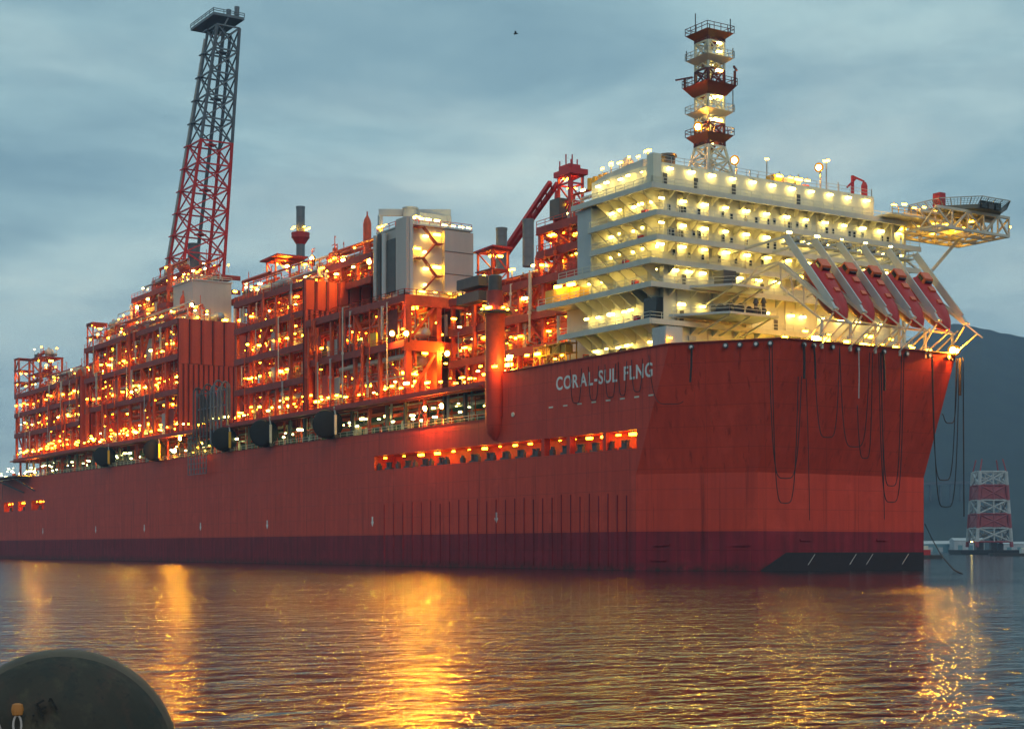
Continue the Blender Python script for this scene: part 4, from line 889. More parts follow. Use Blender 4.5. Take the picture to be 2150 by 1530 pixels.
# ================================================================ radio mast
MX, MY = -16.0, 14.4
mp_ = onX(1490, 345, MX); MY = mp_.y
mast = thing('radio_mast', (MX, MY, 62.7), 'red and white lattice radio mast with platforms on the accommodation roof', 'mast')
dz = lambda py: onX(1490, py, MX).z
secs = [(62.7, dz(310), 'white', 2.6, 1.65), (dz(310), dz(262), 'mast_red', 1.65, 1.6), (dz(262), dz(205), 'white', 1.6, 1.6), (dz(205), dz(150), 'mast_red', 1.6, 1.6), (dz(150), dz(92), 'white', 1.6, 1.6), (dz(92), dz(75), 'mast_red', 1.6, 1.6)]
for z0, z1, mt, s0, s1 in secs:
    for sx in (-1, 1):
        for sy in (-1, 1): MB().bar((MX + sx*s0, MY + sy*s0, z0), (MX + sx*s1, MY + sy*s1, z1), .34).build('leg', mt, mast)
    n = 2 if z1 - z0 > 2 else 1
    for i in range(n):
        a, b = z0 + (z1-z0)*i/n, z0 + (z1-z0)*(i+1)/n; ra, rb = s0 + (s1-s0)*i/n, s0 + (s1-s0)*(i+1)/n; cs = [(-1, -1), (1, -1), (1, 1), (-1, 1)]
        for j in range(4):
            (x0, y0), (x1, y1) = cs[j], cs[(j+1) % 4]
            MB().bar((MX + x0*ra, MY + y0*ra, a), (MX + x1*rb, MY + y1*rb, b), .2).build('brace', mt, mast); MB().bar((MX + x1*ra, MY + y1*ra, a), (MX + x0*rb, MY + y0*rb, b), .2).build('brace', mt, mast)
            MB().bar((MX + x0*rb, MY + y0*rb, b), (MX + x1*rb, MY + y1*rb, b), .22).build('strut', mt, mast)
    bx(MX-.9, MX-.1, MY-.4, MY+.4, z0, z1).build('cable_trunk', 'grey_paint', mast)
for py, s, mt, h in ((287, 2.75, 'mast_red', .5), (238, 2.75, 'grey_paint', .35), (183, 3.1, 'mast_red', .7), (126, 2.75, 'grey_paint', .35), (74, 2.75, 'mast_red', .4)):
    z = dz(py); q = [(MX - s, MY - s), (MX + s, MY - s), (MX + s, MY + s), (MX - s, MY + s)]
    PF = MB().add([(*c, z) for c in q] + [(MX + (c[0]-MX)*.62, MY + (c[1]-MY)*.62, z - h*2.2) for c in q], [(0, 1, 2, 3), (7, 6, 5, 4)] + [(i, 4+i, 4+(i+1) % 4, (i+1) % 4) for i in range(4)]).build('platform', mt, mast)
    railing([(*c, z) for c in (q + q[:1])], t=.08, step=1.2).build('railing', 'mast_red' if mt != 'grey_paint' else 'grey_paint', PF)
    if py != 74: lamp(mast, 'white', (MX + 1.0, MY - .4, z - h*2.2 - .3), .6)
    lamp(mast, 'wall', (MX + 1.75, MY + .5, z - 2.9 if py == 74 else z + 2.4), 1.57)
z = dz(183); MB().bar((MX + 2.6, MY + 3, z), (MX + 2.6, MY + 3, z + 2.4), .3).bar((MX + 4.0, MY + 1.6, z + 2.5), (MX + 1.2, MY + 4.6, z + 3.1), .3).build('radar_scanner', 'mast_red', mast)
MB().bar((MX - 2.8, MY - 2.8, z), (MX - 2.8, MY - 2.8, z + 1.5), .3).bar((MX - 4.4, MY - 3.4, z + 1.6), (MX - 1.6, MY - 2.2, z + 1.6), .22).build('radar_scanner', 'mast_red', mast)
for py, sx, sy, h in ((126, -1, -1, 1.6), (126, 1, 1, 1.6), (238, 1, 1, 3.4), (74, 1, .8, 2.2), (74, -1, -.3, 4.0), (74, 0, 0, 1.8)):
    z = dz(py); MB().bar((MX + sx*2.6, MY + sy*2.6, z), (MX + sx*2.6, MY + sy*2.6, z + h), .12).build('whip_aerial', 'dark_steel', mast)
sodium(mast, (MX + .4, MY - 2.6, dz(273)), R(30))
# ================================================================ helideck
HX, HY, HZ = -11.0, 66.6, 61.6
hd = thing('helideck', (HX, HY, 56), 'octagonal helideck on an open lit truss at the far side of the accommodation block', 'helideck')
oc = [(HX + 7.6*math.cos(R(22.5 + 45*i)), HY + 7.6*math.sin(R(22.5 + 45*i))) for i in range(8)]
MB().prism([(*c, HZ - .6) for c in oc], (0, 0, .7)).build('landing_deck', 'helideck', hd)
for i in range(8):
    a, b = Vector(oc[i]), Vector(oc[(i+1) % 8]); c = Vector((HX, HY)); oa, ob_ = a + (a-c).normalized()*1.5, b + (b-c).normalized()*1.5
    net = MB()
    for j in range(13): t = j / 12; net.bar((*a.lerp(b, t), HZ + .05), (*oa.lerp(ob_, t), HZ + 1.02), .05)
    for j in range(1, 4): t = j / 4; net.bar((*a.lerp(oa, t), HZ + .05 + t), (*b.lerp(ob_, t), HZ + .05 + t), .05)
    net.build('safety_net', 'flare_grey', hd)
    k = MB()
    for j in range(5): t = j / 4; k.bar((*a.lerp(b, t), HZ), (*oa.lerp(ob_, t), HZ + 1.15), .14)
    k.bar((*oa, HZ + 1.1), (*ob_, HZ + 1.1), .14); k.build('net_frame', 'pipe_grey', hd)
zb = 57.4; k = MB()
xs_ = [HX - 5.5, HX - 1.8, HX + 1.8, HX + 5.5]; ys_ = [HY - 11.5, HY - 7.6, HY - 3.7, HY + .2, HY + 3.8, HY + 6.6]
for x in xs_:
    MB().bar((x, ys_[0], zb), (x, ys_[-1], zb), .45).build('bottom_chord', 'pipe_pale', hd); MB().bar((x, ys_[0], HZ - 1), (x, ys_[-1], HZ - 1), .45).build('top_chord', 'pipe_pale', hd)
    for i in range(5):
        MB().bar((x, ys_[i], zb if i % 2 else HZ - 1), (x, ys_[i+1], HZ - 1 if i % 2 else zb), .3).build('brace', 'pipe_pale', hd)
        MB().bar((x, ys_[i+1], zb), (x, ys_[i+1], HZ - 1), .26).build('post', 'pipe_pale', hd)
for y in ys_:
    MB().bar((xs_[0], y, zb), (xs_[-1], y, zb), .35).build('cross_beam', 'pipe_pale', hd)
    for i in range(3): MB().bar((xs_[i], y, HZ - 1 if i % 2 else zb), (xs_[i+1], y, zb if i % 2 else HZ - 1), .26).build('brace', 'pipe_pale', hd)
rnd = random.Random(4)
for i in range(14): lamp(hd, 'warm', (rnd.uniform(HX - 5, HX + 5), HY - 11 + i*1.25, rnd.choice((58.4, 59.4, 60.2))), rnd.choice((0, 1.57)))
lamp(hd, 'big', (HX + 5.4, HY + 6.9, 59.2), 1.57)
st_ = onX(2015, 505, HX); en = onX(1962, 600, HX - 4)
MB().bar((HX, st_.y, zb), (HX - 5, 56.5, 44), .5).build('raking_strut', 'grey_paint', hd)
MB().bar((HX - 2.4, (st_.y + 56.5)/2, 50.2), (XW, 56, 53.5), .3).build('tie', 'grey_paint', hd); MB().bar((HX - 2.4, (st_.y + 56.5)/2, 50.2), (XW, 56, 49.6), .3).build('tie', 'grey_paint', hd)
bx(-16, -9, 48.5, 62.5, 59.2, 59.5).build('access_bridge', 'pipe_pale', hd)
railing([(-9.1, 48.5, 59.5), (-9.1, 62, 59.5)], t=.1, step=1.4).build('bridge_railing', 'yellow', hd)
for i in range(6): lamp(hd, 'warm', (-9.6, 49.5 + i*2.4, 61.0 + .4*(i % 2)), 1.57)
bx(HX + 1, HX + 2.6, HY - 7.4, HY - 6.0, HZ + .1, HZ + 2.4).build('fire_monitor', 'red', hd)
for i, y in enumerate((HY - 1.9, HY - .2, HY + 1.6)): bx(HX + 7.05, HX + 7.5, y - .7, y + .7, HZ - .5, HZ + .7).build('edge_locker', 'dark_steel' if i % 2 else 'glass_dark', hd)
k = MB()
for y in (53.0, 55.8): MB().bar((XW + .6, y, 33), (XW + .6, y, 58.7), .5).build('corner_column', 'white', hd)
# ================================================================ lifeboats and their launching ramps
YR = [17.6, 23.4, 28.6, 33.8, 39.4, 45.6]
ramps = thing('lifeboat_ramps', (2, 31, 33), 'row of steep pale launching ramps on trestles at the bow rail', 'launching ramp')
gT, gB = Vector((-1.2, 0, 50.9)), Vector((8.4, 0, 39.6))           # upper guard
lT, lB = onY(1637, 553, 17.6), onY(1752, 650, 17.6)               # lower rail
for i, y in enumerate(YR):
    o = Vector((0, y, 0)); f = lambda v: Vector((v.x, y, v.z))
    MB().bar(f(gT), f(gB), .24, 1.15, up=(0, 1, 0) if False else (0, 0, 1)).build('guard_beam', 'grey_paint', ramps)
    MB().bar(f(lT), f(lB), .3, .5).build('slide_rail', 'pipe_pale', ramps)
    MB().bar(f(lT) + Vector((.3, .5, 0)), f(lB) + Vector((.3, .5, 0)), .2, .3).build('slide_rail', 'pipe_pale', ramps)
    MB().bar(f(gB), f(lB), .5, .6).build('end_shoe', 'grey_paint', ramps)
    t = f(lT); b = f(lB)
    MB().bar((t.x + .2, y, t.z), (t.x + .3, y, t.z - 3.6), .22).build('post', 'pipe_pale', ramps); MB().bar((t.x + .3, y, t.z - 3.6), (b.x - 2.6, y, b.z - 1.2), .26).build('under_chord', 'pipe_pale', ramps)
    for s in (.2, .45, .7):
        p = t.lerp(b, s); q = Vector((t.x + .3, y, t.z - 3.6)).lerp(Vector((b.x - 2.6, y, b.z - 1.2)), s + .12); MB().bar(p, q, .16).build('lacing', 'pipe_pale', ramps)
    MB().bar((b.x - 2.6, y, b.z - 1.2), (b.x - 2.6, y, 33), .34).build('trestle_leg', 'pipe_pale', ramps)
    MB().bar((b.x - 1.5, y, b.z - .9), (1.2, y - .2, 33.2), .2).build('trestle_stay', 'pipe_pale', ramps)
    MB().bar((b.x - .2, y, b.z - .4), (5.0, y - .3, 33.2), .2).build('trestle_stay', 'pipe_pale', ramps)
    MB().bar((b.x + 1.6, y + 1, b.z - 1.6), (6.4, y - .3, 33.4), .2).build('trestle_stay', 'pipe_pale', ramps)
    MB().bar(b, (b.x + 2.6, y + 1.0, b.z - 2.4), .2).build('toe_rail', 'pipe_pale', ramps)
    MB().bar(f(gT), (XW + .2, y, gT.z - .5), .35).build('head_tie', 'grey_paint', ramps)
    MB().bar((t.x, y, t.z), (XW + .2, y, t.z - 2.2), .26).build('head_tie', 'pipe_pale', ramps)
    if i < 5:
        bx(gT.x - 1.6, gT.x + .2, y + .4, YR[i+1] - .5, gT.z - 1.0, gT.z - .75).build('boarding_platform', 'grey_paint', ramps)
        bx(gT.x - 1.2, gT.x - .3, y + 2.2, y + 3.0, gT.z - .75, gT.z + .4).build('release_box', 'dark_steel', ramps)
        MB().bar((gT.x - .6, y + 1.2, gT.z - .7), (gT.x + 1.2, y + 1.4, gT.z - .2), .5).build('release_hook', 'pipe_grey', ramps)
        railing([(gT.x, y + .4, gT.z - .75), (gT.x, YR[i+1] - .5, gT.z - .75)], t=.08, step=1).build('railing', 'pipe_grey', ramps)
for y in (YR[0], YR[-1]): MB().bar((lT.x - .2, y, lT.z + .2), (lT.x - 5.2, y, lT.z + .1), .24).bar((lT.x - 5.2, y, lT.z + .1), (lT.x - 9.5, y, lT.z - 3.2), .24).build('side_frame', 'pipe_pale', ramps)
MB().bar((lB.x - 2.6, YR[0], lB.z - 1.2), (lB.x - 2.6, YR[-1], lB.z - 1.2), .3).build('cross_beam', 'pipe_pale', ramps); MB().bar((lT.x + .3, YR[0], lT.z - 3.6), (lT.x + .3, YR[-1], lT.z - 3.6), .3).build('cross_beam', 'pipe_pale', ramps)
for y in (24.5, 32.0, 41.0): lamp(ramps, 'flood', (-4.5, y, 35.0), 1.57)
for i in range(9): lamp(ramps, 'warm', (-3.0 + 1.2*(i % 3), 19 + i*3.1, 36.0 + i % 2), 1.57)
for i in range(5): lamp(ramps, 'white', (gT.x - .4, YR[i] + 1.0, gT.z + .9), 1.57); lamp(ramps, 'warm', (lT.x + 1.2, YR[i] + 3.3, 45.2), 1.57)
def lifeboat_mesh():
    """free-fall boat along +X, keel down: hull sections swept bow to stern"""
    secs_ = [(-4.6, 1.15, -.9, 1.3), (-4.2, 1.45, -1.25, 1.75), (-2.5, 1.6, -1.45, 1.75), (0, 1.65, -1.5, 1.6), (2.4, 1.5, -1.35, 1.35), (4.0, 1.0, -.95, .95), (4.9, .45, -.35, .45), (5.15, .1, .0, .15)]
    N = 14; vs = []; m = MB()
    for x, w, zb_, zt in secs_:
        for k in range(N):
            t = 2*math.pi*k/N; c, s = math.cos(t), math.sin(t); vs.append((x, w*math.copysign(abs(c)**.8, c), (zt if s > 0 else -zb_)*math.copysign(abs(s)**.85, s)))
    fs = []; mi = []
    for i in range(len(secs_)-1):
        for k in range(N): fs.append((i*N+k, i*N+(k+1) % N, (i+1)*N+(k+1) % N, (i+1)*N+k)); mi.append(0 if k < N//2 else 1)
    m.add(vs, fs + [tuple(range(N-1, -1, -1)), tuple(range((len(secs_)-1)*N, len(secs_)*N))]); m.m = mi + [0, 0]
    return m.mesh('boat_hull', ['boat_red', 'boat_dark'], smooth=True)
LBH = lifeboat_mesh()
LBC = MB().prism([(-4.4, -.75, 1.2), (-2.4, -.75, 1.3), (-2.9, -.75, 2.35), (-4.3, -.75, 2.35)], (0, 1.5, 0)).mesh('conning_house', 'boat_orange')
LBW = MB().box(-2.7, -2.55, -.55, .55, 1.6, 2.15).box(-4.1, -3.1, -.78, -.752, 1.6, 2.15).mesh('wheelhouse_window', 'glass_dark')
LBD = MB().box(-1.9, -1.0, -.5, .5, 1.55, 1.86).box(.6, 1.3, -.4, .4, 1.3, 1.66).cyl((-4.95, 0, -.5), (-4.6, 0, -.5), .5, n=10).mesh('hatch', 'boat_orange')
LBG = MB().bar((-3.6, -1.30, 1.05), (2.6, -1.22, .85), .07).bar((-3.6, 1.30, 1.05), (2.6, 1.22, .85), .07).mesh('grab_line', 'rope_pale')
LBR = MB().bar((-4.0, -1.66, .25), (3.0, -1.5, .2), .1, .16).bar((-4.0, 1.66, .25), (3.0, 1.5, .2), .1, .16).mesh('rubbing_strake', 'boat_orange')
dirv = (gB - gT).normalized(); pitch = math.atan2(-dirv.z, dirv.x)
names = ['nearest the ship name, leftmost of five', 'second from the left', 'middle one of five', 'fourth from the left', 'rightmost of five, nearest the helideck']
for i in range(5):
    yc = (YR[i] + YR[i+1]) / 2; mid = (gT.lerp(gB, .60) + lT.lerp(lB, .58)) / 2 + Vector((.3, 0, -1.4))
    t = thing('lifeboat', (mid.x, yc, mid.z), 'red enclosed free fall lifeboat on its steep ramp, ' + names[i], 'lifeboat', 'lifeboats at the bow')
    t.rotation_euler = (0, pitch, 0); ch_ = None
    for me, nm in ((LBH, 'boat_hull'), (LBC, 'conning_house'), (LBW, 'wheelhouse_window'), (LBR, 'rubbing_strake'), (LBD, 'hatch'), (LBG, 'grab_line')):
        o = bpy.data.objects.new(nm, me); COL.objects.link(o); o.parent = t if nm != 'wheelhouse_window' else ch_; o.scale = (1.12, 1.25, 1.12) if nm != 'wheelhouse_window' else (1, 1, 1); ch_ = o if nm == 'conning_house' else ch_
# ================================================================ loose things on the forecastle
ct = thing('container', (-13, 3, 33), 'pale grey container standing at the deck edge by the bow corner', 'container')
a = onY(1369, 722, .8); b = onY(1398, 722, .8)
bx(a.x, b.x, .8, 4.0, 33.9, 37.0).build('container_body', 'grey_paint', ct); bx(a.x - .2, b.x + .3, .6, 4.2, 33.2, 33.88).build('skid', 'dark_steel', ct)
k = MB()
for i in range(6): k.box(a.x + .3 + i*(b.x-a.x)/6.2, a.x + .5 + i*(b.x-a.x)/6.2, .74, .797, 34.1, 36.8)
k.build('corrugation', 'grey_paint', ct); lamp(ct, 'orange', (b.x + .7, 1.0, 35.2), 1.57)
sf2 = thing('scaffold', (-41, 2, 33), 'yellow scaffold stack at the deck edge beside the crane pedestal', 'scaffold')
for i in range(6):
    x = -46 + i*1.9
    for y in (1.2, 3.4): MB().bar((x, y, 32.9), (x, y, 37.6 + (i > 3)), .16).build('standard', 'yellow', sf2)
for z in (34.2, 35.8, 37.4): bx(-46.2, -36.3, 1.1, 3.5, z, z+.14).build('scaffold_deck', 'yellow', sf2); 
for i in range(5): MB().bar((-46 + i*1.9, 1.1, 34.3 + i % 2*1.6), (-44.1 + i*1.9, 1.1, 35.8 + i % 2*1.6), .12).build('brace', 'yellow', sf2)
for i in range(4): bx(-45.6 + i*2.4, -44.2 + i*2.4, 1.6, 3.0, 35.95, 37.2).build('crate', 'yellow', sf2)
lamp(sf2, 'big', (-37, .8, 35.4)); lamp(sf2, 'big', (-39, .8, 35.0)); lamp(sf2, 'warm', (-44, .6, 36.4))
for i, (px, lb) in enumerate(((1240, 'first small dark mooring winch at the deck edge, right of the yellow scaffold'), (1295, 'second small dark mooring winch at the deck edge, above the ship name'), (1318, 'third small dark mooring winch at the deck edge, left of the grey container'))):
    p = onY(px, 755, 1.5); t = thing('mooring_winch', (p.x, 1.5, 32.9), lb, 'winch', 'winches along the deck edge')
    put(WIN_, 'drum', t, (p.x, 1.5, 32.9)); bx(p.x - 1.5, p.x - 1.15, 1, 2, 32.9, 34.9).build('gearbox', 'dark_steel' if i else 'orange', t); lamp(t, 'warm', (p.x + 1.2, 1.2, 35.2))
# ================================================================ ropes
def rope(pts, r, label, grp=None, mt='rope', n=5):
    P = [Vector(p) for p in pts]; o = MB().tube(P, r, n).build('rope', mt, org=P[0], smooth=True); return tag(o, label, 'rope', grp)
def loop(px0, py0, px1, py1, pyb, x=None, y=None):
    g = (lambda a, b: onX(a, b, x)) if x is not None else (lambda a, b: onY(a, b, y)); pts = []
    for k in range(25):
        t = k / 24; u = abs(2*t - 1); s = (math.copysign(u ** .45, 2*t - 1) + 1) / 2; yb_ = py0 + (py1 - py0)*t
        pts.append(g(px0 + (px1 - px0)*s, pyb + (yb_ - pyb) * u ** 1.6 if False else pyb - (pyb - yb_) * u ** 2.2))
    return pts
ordn = ['first', 'second', 'third', 'fourth', 'fifth']
for i, (p0_, p1_) in enumerate(((1197, 1221), (1235, 1257), (1270, 1293), (1298, 1316), (1326, 1349))):
    pts = loop(p0_, 775 - i*5, p1_, 773 - i*5, 846 - 6*i if i != 3 else 830, y=-.25); rope(pts, .07, '%s hanging rope loop from the left under the white ship name' % ordn[i], 'rope loops below the name')
rope(loop(1362, 745, 1452, 806, 848, y=-.3)[:17], .06, 'rope swinging round the bow corner below the last letter')
FX = 7.35
for a_, b_, lab in (((1615, 726, 1683, 790, 1004), 0, 'inner deep rope loop left of centre on the bow face'), ((1621, 726, 1676, 790, 1056), 0, 'longest deep rope loop on the bow face, reaching the bright red band'), ((1712, 790, 1763, 728, 918), 0, 'wide rope loop ending high on the bow face, right of the short dark chains'), ((1763, 728, 1826, 740, 938), 0, 'rope loop under the pale dangling line'), ((1800, 850, 1832, 740, 962), 0, 'narrow lowest rope loop right of the pale dangling line'), ((1850, 740, 1893, 744, 1020), 0, 'deep rope loop near the right end of the bow face'), ((1845, 740, 1898, 744, 1054), 0, 'longest rope loop near the right end of the bow face')):
    rope(loop(*a_, x=FX), .075, lab, 'rope loops on the bow face')
for a_, b_, r_, lab in (((1452, 730), (1449, 802), .16, 'short dark chain hanging at the left end of the bow rim'), ((1688, 722), (1688, 795), .2, 'left of two short dark chains at the bow rim'), ((1709, 724), (1712, 795), .16, 'right of two short dark chains at the bow rim'), ((1855, 738), (1857, 820), .2, 'short thick chain hanging right of the pale line'), ((1693, 795), (1700, 1092), .06, 'long straight line with a weight, left of centre on the bow face'), ((1848, 740), (1857, 1090), .06, 'long straight line with a weight, right part of the bow face'), ((1803, 735), (1803, 836), .1, 'pale line dangling down the dark bow face')):
    p, q = onX(*a_, FX), onX(*b_, FX); o = rope([p, p.lerp(q, .5) + Vector((.02, .05, 0)), q], r_, lab, 'lines hanging on the bow face', 'rope_pale' if 'pale line d' in lab else 'rope')
for a_, lab in (((1978, 870, 2010, 752, 888), 'short rope loop hanging clear beyond the right end of the bow'), ((1956, 748, 2008, 752, 1008), 'middle rope loop hanging clear beyond the right end of the bow'), ((1958, 748, 2014, 752, 1064), 'longest rope loop hanging clear beyond the right end of the bow')):
    rope(loop(*a_, x=7.9), .075, lab, 'rope loops beyond the bow')
p = onX(2022, 750, 7.6); rope([p, onX(2023, 900, 7.6), onX(2024, 1084, 7.6)], .1, 'straight line hanging alone at the far right of the bow')
p = onX(2016, 752, 7.6); rope([p, onX(2016, 830, 7.6)], .2, 'short thick chain hanging at the far right corner of the bow')
p = atD(1958, 1133, 300); rope([onX(1942, 1100, -4), p, atD(1978, 1168, 262), atD(2003, 1196, 236), atD(2020, 1204, 215)], .1, 'mooring line running from behind the bow down into the water')
# ================================================================ far shore
mat('jacket_white_hazed', (0.42, 0.43, 0.43), 0.6, 0.3, nscale=0.3); mat('jacket_red_hazed', (0.30, 0.045, 0.05), 0.6, 0.3, nscale=0.3); mat('float_orange', (0.42, 0.15, 0.03), 0.6, 0.2)  # jacket tones dulled: distance haze put into the paint colour
JD = 900.0
c = atD(2077, 1150, JD); jk = thing('jacket_tower', (c.x, c.y, 2.0), 'red and white banded lattice jacket tower on a barge beyond the bow', 'jacket tower')
def jp(t, i):
    w = 9.6 + (7.2 - 9.6) * t; s = ((-1, -1), (1, -1), (1, 1), (-1, 1))[i]; e1 = Vector((RV.x, RV.y, 0)); e2 = Vector((DV.x, DV.y, 0)); return Vector((c.x, c.y, 4.0)) + e1*s[0]*w + e2*s[1]*w + Vector((0, 0, 42*t))
bands = [(0, .07, 'jacket_red_hazed'), (.07, .25, 'jacket_white_hazed'), (.25, .44, 'jacket_red_hazed'), (.44, .62, 'jacket_white_hazed'), (.62, .82, 'jacket_red_hazed'), (.82, 1, 'jacket_white_hazed')]
for a, b, mt in bands:
    for i in range(4):
        j = (i+1) % 4; MB().cyl(jp(a, i), jp(b, i), 1.0, n=8).build('leg', mt, jk)
        if a >= .07:
            mid = (a+b)/2; MB().cyl(jp(a, i), jp(b, j), .5, n=6).build('brace', mt, jk); MB().cyl(jp(a, j), jp(b, i), .5, n=6).build('brace', mt, jk)
            MB().cyl(jp(a, i).lerp(jp(a, j), .5), jp(b, i).lerp(jp(b, j), .5), .45, n=6).build('post', mt, jk)
            if mt == 'jacket_red_hazed': MB().prism([jp(a+.02, i).lerp(jp(a+.02, j), .08), jp(a+.02, j).lerp(jp(a+.02, i), .08), jp(b-.02, j).lerp(jp(b-.02, i), .1), jp(b-.02, i).lerp(jp(b-.02, j), .1)], Vector((0, 0, .01)) + (jp(0, 2) - jp(0, 0)).normalized() * .4 * (1 if i < 2 else -1)).build('mesh_screen', 'jacket_red_hazed', jk)
        MB().cyl(jp(b, i), jp(b, j), .5, n=6).build('strut', mt, jk)
for i in range(4): MB().cyl(jp(1, i) * 1.0, jp(1, i) + Vector((0, 0, 7)) + (Vector((c.x, c.y, 0)) - Vector((jp(1, i).x, jp(1, i).y, 0))) * .2, .4, n=6).build('top_stub', 'jacket_red_hazed', jk)
lamp(jk, 'wall', jp(.05, 0) + Vector((-3, -1, 1)))
def hullshape(L, W, H, r=.2):
    return [(-L/2, -W/2, 0), (L/2*.85, -W/2, 0), (L/2, 0, 0), (L/2*.85, W/2, 0), (-L/2, W/2, 0)]
def craft(name, px, d, L, W, H, label, cat, house=None, mt='dark_steel'):
    p = atD(px, 1150, d); rz = math.atan2(RV.y, RV.x); t = thing(name, (p.x, p.y, 0), label, cat); t.rotation_euler = (0, 0, rz)
    def add(mb, nm, m_):
        o = bpy.data.objects.new(nm, mb.mesh(nm, m_)); COL.objects.link(o); o.parent = t; return o
    poly = hullshape(L, W, H); add(MB().add([(x*.95, y*.9, -.8) for x, y, _ in poly] + [(x, y, H) for x, y, _ in poly], [(4, 3, 2, 1, 0), (5, 6, 7, 8, 9)] + [(i, (i+1) % 5, 5+(i+1) % 5, 5+i) for i in range(5)]), 'hull', mt)
    for hx, hl, hw, z0, z1, m_, nm in (house or []): add(MB().box(hx - hl/2, hx + hl/2, -hw/2, hw/2, z0, z1), nm, m_)
    return t
craft('barge', 2085, 905, 44, 26, 2.4, 'long dark barge carrying the banded jacket tower', 'barge', [(-8, 4, 5, 2.4, 7, 'dark_steel', 'deck_house'), (0, 3, 4, 2.4, 9, 'dark_steel', 'winch_house'), (4, 3, 3, 2.4, 6, 'dark_steel', 'generator')])
craft('workboat', 2128, 700, 20, 6, 1.2, 'low dark workboat at the right edge on the water', 'boat', [(5, 4, 3, 1.2, 3.0, 'grey_paint', 'wheelhouse'), (5, 3, 2.4, 3.01, 3.6, 'white', 'wheelhouse_roof')])
craft('tugboat', 1945, 520, 11, 4, 1.2, 'small tug with red upperworks just behind the bow waterline', 'tugboat', [(-1, 4, 3, 1.2, 2.9, 'boat_red', 'deckhouse'), (-1, 2.6, 2.4, 2.91, 4.2, 'white', 'wheelhouse'), (-1.5, .7, .7, 4.2, 5.6, 'dark_steel', 'funnel')])
mat('shed_teal', (0.12, 0.24, 0.27), 0.6, 0.15, nscale=0.1); mat('shed_pale', (0.42, 0.44, 0.45), 0.6, 0.15, nscale=0.1)
def shed(px, d, L, W, H, label, mt='shed_pale'):
    p = atD(px, 1150, d); t = thing('shed', (p.x, p.y, 0), label, 'shed', 'sheds on the far shore'); t.rotation_euler = (0, 0, math.atan2(RV.y, RV.x))
    def add(mb, nm, m_):
        o = bpy.data.objects.new(nm, mb.mesh(nm, m_)); COL.objects.link(o); o.parent = t
    add(MB().box(-L/2, L/2, -W/2, W/2, -.5, H), 'wall', mt); add(MB().prism([(-L/2-.5, -W/2-.5, H), (-L/2-.5, W/2+.5, H), (-L/2-.5, 0, H+W*.14)], (L+1, 0, 0)), 'roof', 'shed_pale')
    for k in range(int(L/9)): add(MB().box(-L/2+3+k*9, -L/2+7+k*9, -W/2-.2, -W/2-.01, .3, H*.6), 'door', 'shed_teal' if mt != 'shed_teal' else 'shed_pale')
shed(1985, 1420, 60, 20, 7, 'long teal shed on the far shore between bow and jacket tower', 'shed_teal')
shed(2030, 1400, 26, 16, 10, 'pale shed on the far shore just left of the jacket tower')
shed(2138, 1380, 30, 14, 7, 'low pale shed on the far shore at the right edge')
mat('viaduct', (0.10, 0.10, 0.10), 0.8, 0.2, nscale=0.1)
vd = thing('viaduct', atD(1975, 1150, 1750), 'pale road viaduct crossing the dark hillside behind the bow ropes', 'viaduct')
a, b = atD(1900, 1016, 1895), atD(2048, 1012, 1895)
MB().bar(a, b, 9, 3).build('road_deck', 'viaduct', vd)
for k in range(7): p = a.lerp(b, (k + .5) / 7); MB().bar((p.x, p.y, -.4), (p.x, p.y, p.z - 2.6), 2.0).build('pier', 'viaduct', vd)
# ================================================================ steel buoy drum on the quay, foreground
def buoy_mat():
    m = mat('buoy', (0.024, 0.021, 0.015), 0.7, 0.5, nscale=2.2, bump=.02, bscale=7); n, l = m.node_tree.nodes, m.node_tree.links
    p = n['Principled BSDF']; g = [x for x in n if x.type == 'NEW_GEOMETRY'][0]; base = p.inputs['Base Color'].links[0].from_socket
    for scale, lo, hi, c in ((3.6, .52, .70, (0.052, 0.026, 0.018, 1)), (4.8, .52, .72, (0.060, 0.055, 0.03, 1)), (7.0, .52, .64, (0.014, 0.018, 0.015, 1)), (17.0, .58, .66, (0.012, 0.012, 0.011, 1))):
        t = n.new('ShaderNodeTexNoise'); t.inputs['Scale'].default_value = scale; t.inputs['Detail'].default_value = 10; t.inputs['Roughness'].default_value = 0.7; l.new(g.outputs['Position'], t.inputs['Vector'])
        r = n.new('ShaderNodeValToRGB'); r.color_ramp.elements[0].position = lo; r.color_ramp.elements[1].position = hi; l.new(t.outputs['Fac'], r.inputs[0])
        x = n.new('ShaderNodeMix'); x.data_type = 'RGBA'; l.new(r.outputs[0], x.inputs[0]); l.new(base, x.inputs[6]); x.inputs[7].default_value = c; base = x.outputs[2]
    l.new(base, p.inputs['Base Color'])
buoy_mat(); mat('buoy_rim', (0.075, 0.056, 0.036), 0.75, 0.4, nscale=3, bump=.008)
BD = 9.0; BC = atD(128, 1612, BD); r0 = 250 * BD / CAM_F
e1, e2 = Vector((RV.x, RV.y, 0)), Vector((DV.x, DV.y, 0))
ax = (-e2 * .96 + e1 * .25 + Vector((0, 0, .06))).normalized()         # towards the viewer
by = thing('buoy_drum', (BC.x, BC.y, BC.z - r0), 'weathered steel buoy drum with dented round end in the lower left foreground', 'buoy')
MB().lathe([(-1.0, r0*.9), (-.85, r0*.97), (-.28, r0), (-.14, r0*.985), (-.08, r0*.96), (-.035, r0*.93)], BC + ax*0, ax, 64).build('drum_body', 'buoy_rim', by, smooth=True)
MB().lathe([(-.03, r0*.935), (.0, r0*.90), (.05, r0*.85), (.11, r0*.72), (.16, r0*.5), (.19, r0*.2), (.195, .01)], BC, ax, 64).build('end_face', 'buoy', by, smooth=True)
for s in (-1.1, 1.1): MB().box(-.2, .2, -.2, .2, 0, .2)
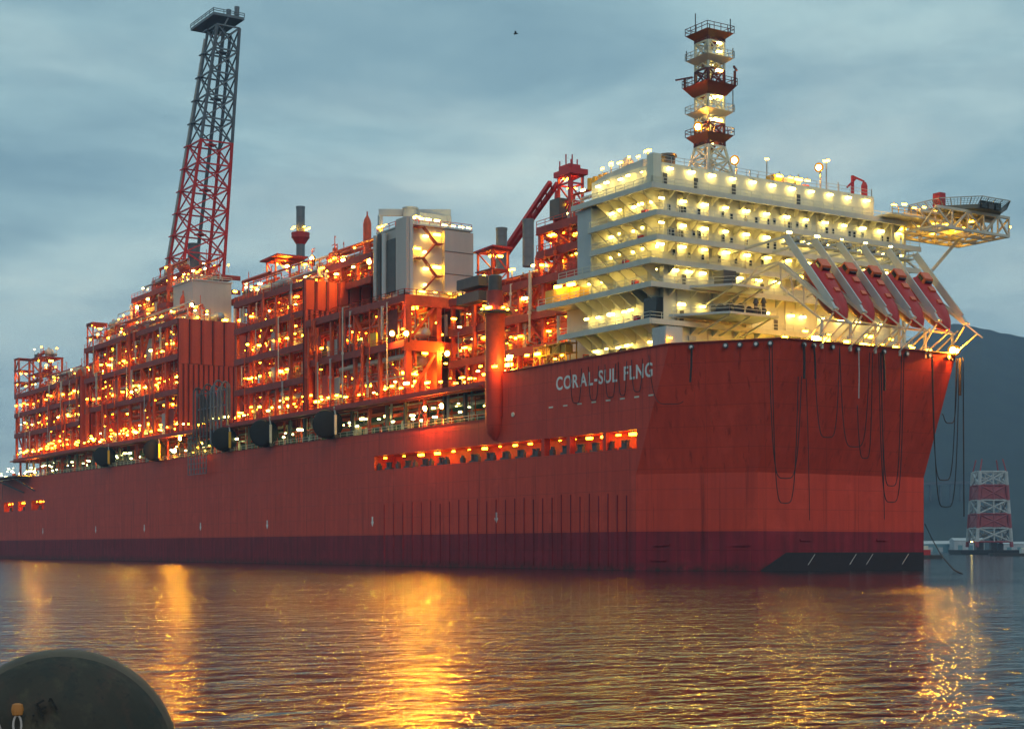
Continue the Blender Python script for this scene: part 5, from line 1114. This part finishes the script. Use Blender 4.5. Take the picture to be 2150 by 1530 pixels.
u = ax.cross(Vector((0, 0, 1))).normalized() * -1; v = ax.cross(u).normalized(); v = v if v.z > 0 else -v
fp = lambda a, b, h=.205: BC + u*a + v*b + ax*h
if u.dot(e1) < 0: u = -u
k = MB()
def stroke(a, b): k.bar(fp(*a), fp(*b), .012, .022, up=tuple(ax))
def glyph(x, y, segs, s=.075, rot=.5):
    cr_, sr = math.cos(rot), math.sin(rot)
    for (ax_, ay_), (bx_, by_) in segs:
        T = lambda p, q: (x + (p*cr_ - q*sr)*s, y + (p*sr + q*cr_)*s); stroke(T(ax_, ay_), T(bx_, by_))
kx, ky = (95 - 128) * BD / CAM_F, (1610 - 1497) * BD / CAM_F
glyph(kx + .0, ky, [((0, 0), (0, 1)), ((0, 1), (.6, 1)), ((0, .5), (.5, .5))]); glyph(kx + .072, ky + .032, [((0, 0), (0, 1)), ((0, 1), (-.2, .8))]); glyph(kx - .05, ky - .045, [((.2, .1), (.35, .1)), ((.2, .6), (.35, .6))])
k.build('painted_mark', 'rubber', by)
MB().tube([fp((0 + t*6 - 128 - 6 + 0) * BD/CAM_F, (1610 - 1480 - t*18) * BD/CAM_F, .21) for t in range(4)], .014, 6).build('lashing', 'rope_pale', by)
fl = fp((44 - 128) * BD/CAM_F, (1610 - 1482) * BD/CAM_F, .23)
fo = thing('rope_float', fl, 'small orange float on a white rope loop against the buoy drum', 'float')
MB().lathe([(-.035, .012), (-.028, .028), (0, .034), (.028, .028), (.035, .012)], fl, v, 14).build('float_ball', 'float_orange', fo, smooth=True)
MB().tube([fl - v*.085 + u*.021*math.sin(t*math.pi/8) + v*.055*math.cos(t*math.pi/8) + ax*.008 for t in range(17)], .006, 6).build('rope_loop', 'rope_pale', fo)
MB().tube([fl - v*(.13 + .02*t) + u*.004*math.sin(t) + ax*.006 for t in range(6)], .007, 6).build('rope_end', 'rope_pale', fo)
MB().tube([fp((-6 + 18*(t/6)**1.0 - 128 + 2)*BD/CAM_F, (1610 - 1482 - 12*t)*BD/CAM_F, .21) for t in range(7)], .008, 6).build('rope_tail', 'letter_white', fo)
# ================================================================ a gull high over the ship
g0 = atD(1083, 71, 150); gu = thing('gull', g0, 'lone dark bird flying high in the sky left of the mast', 'bird')
MB().lathe([(-.22, .02), (-.12, .06), (0, .075), (.12, .055), (.2, .03), (.25, .008)], g0, e1, 8).build('body', 'dark_steel', gu, smooth=True)
for s in (-1, 1): MB().add([g0 + e1*.08, g0 - e1*.08, g0 - e1*.12 + e2*s*.32 + Vector((0, 0, .12)), g0 + e1*.04 + e2*s*.34 + Vector((0, 0, .13)), g0 - e1*.16 + e2*s*.66 + Vector((0, 0, .04)), g0 + e1*.08 + Vector((0, 0, -.02)), g0 - e1*.08 + Vector((0, 0, -.02))], [(0, 1, 2, 3), (3, 2, 4), (5, 3, 2, 6)]).build('wing', 'dark_steel', gu)
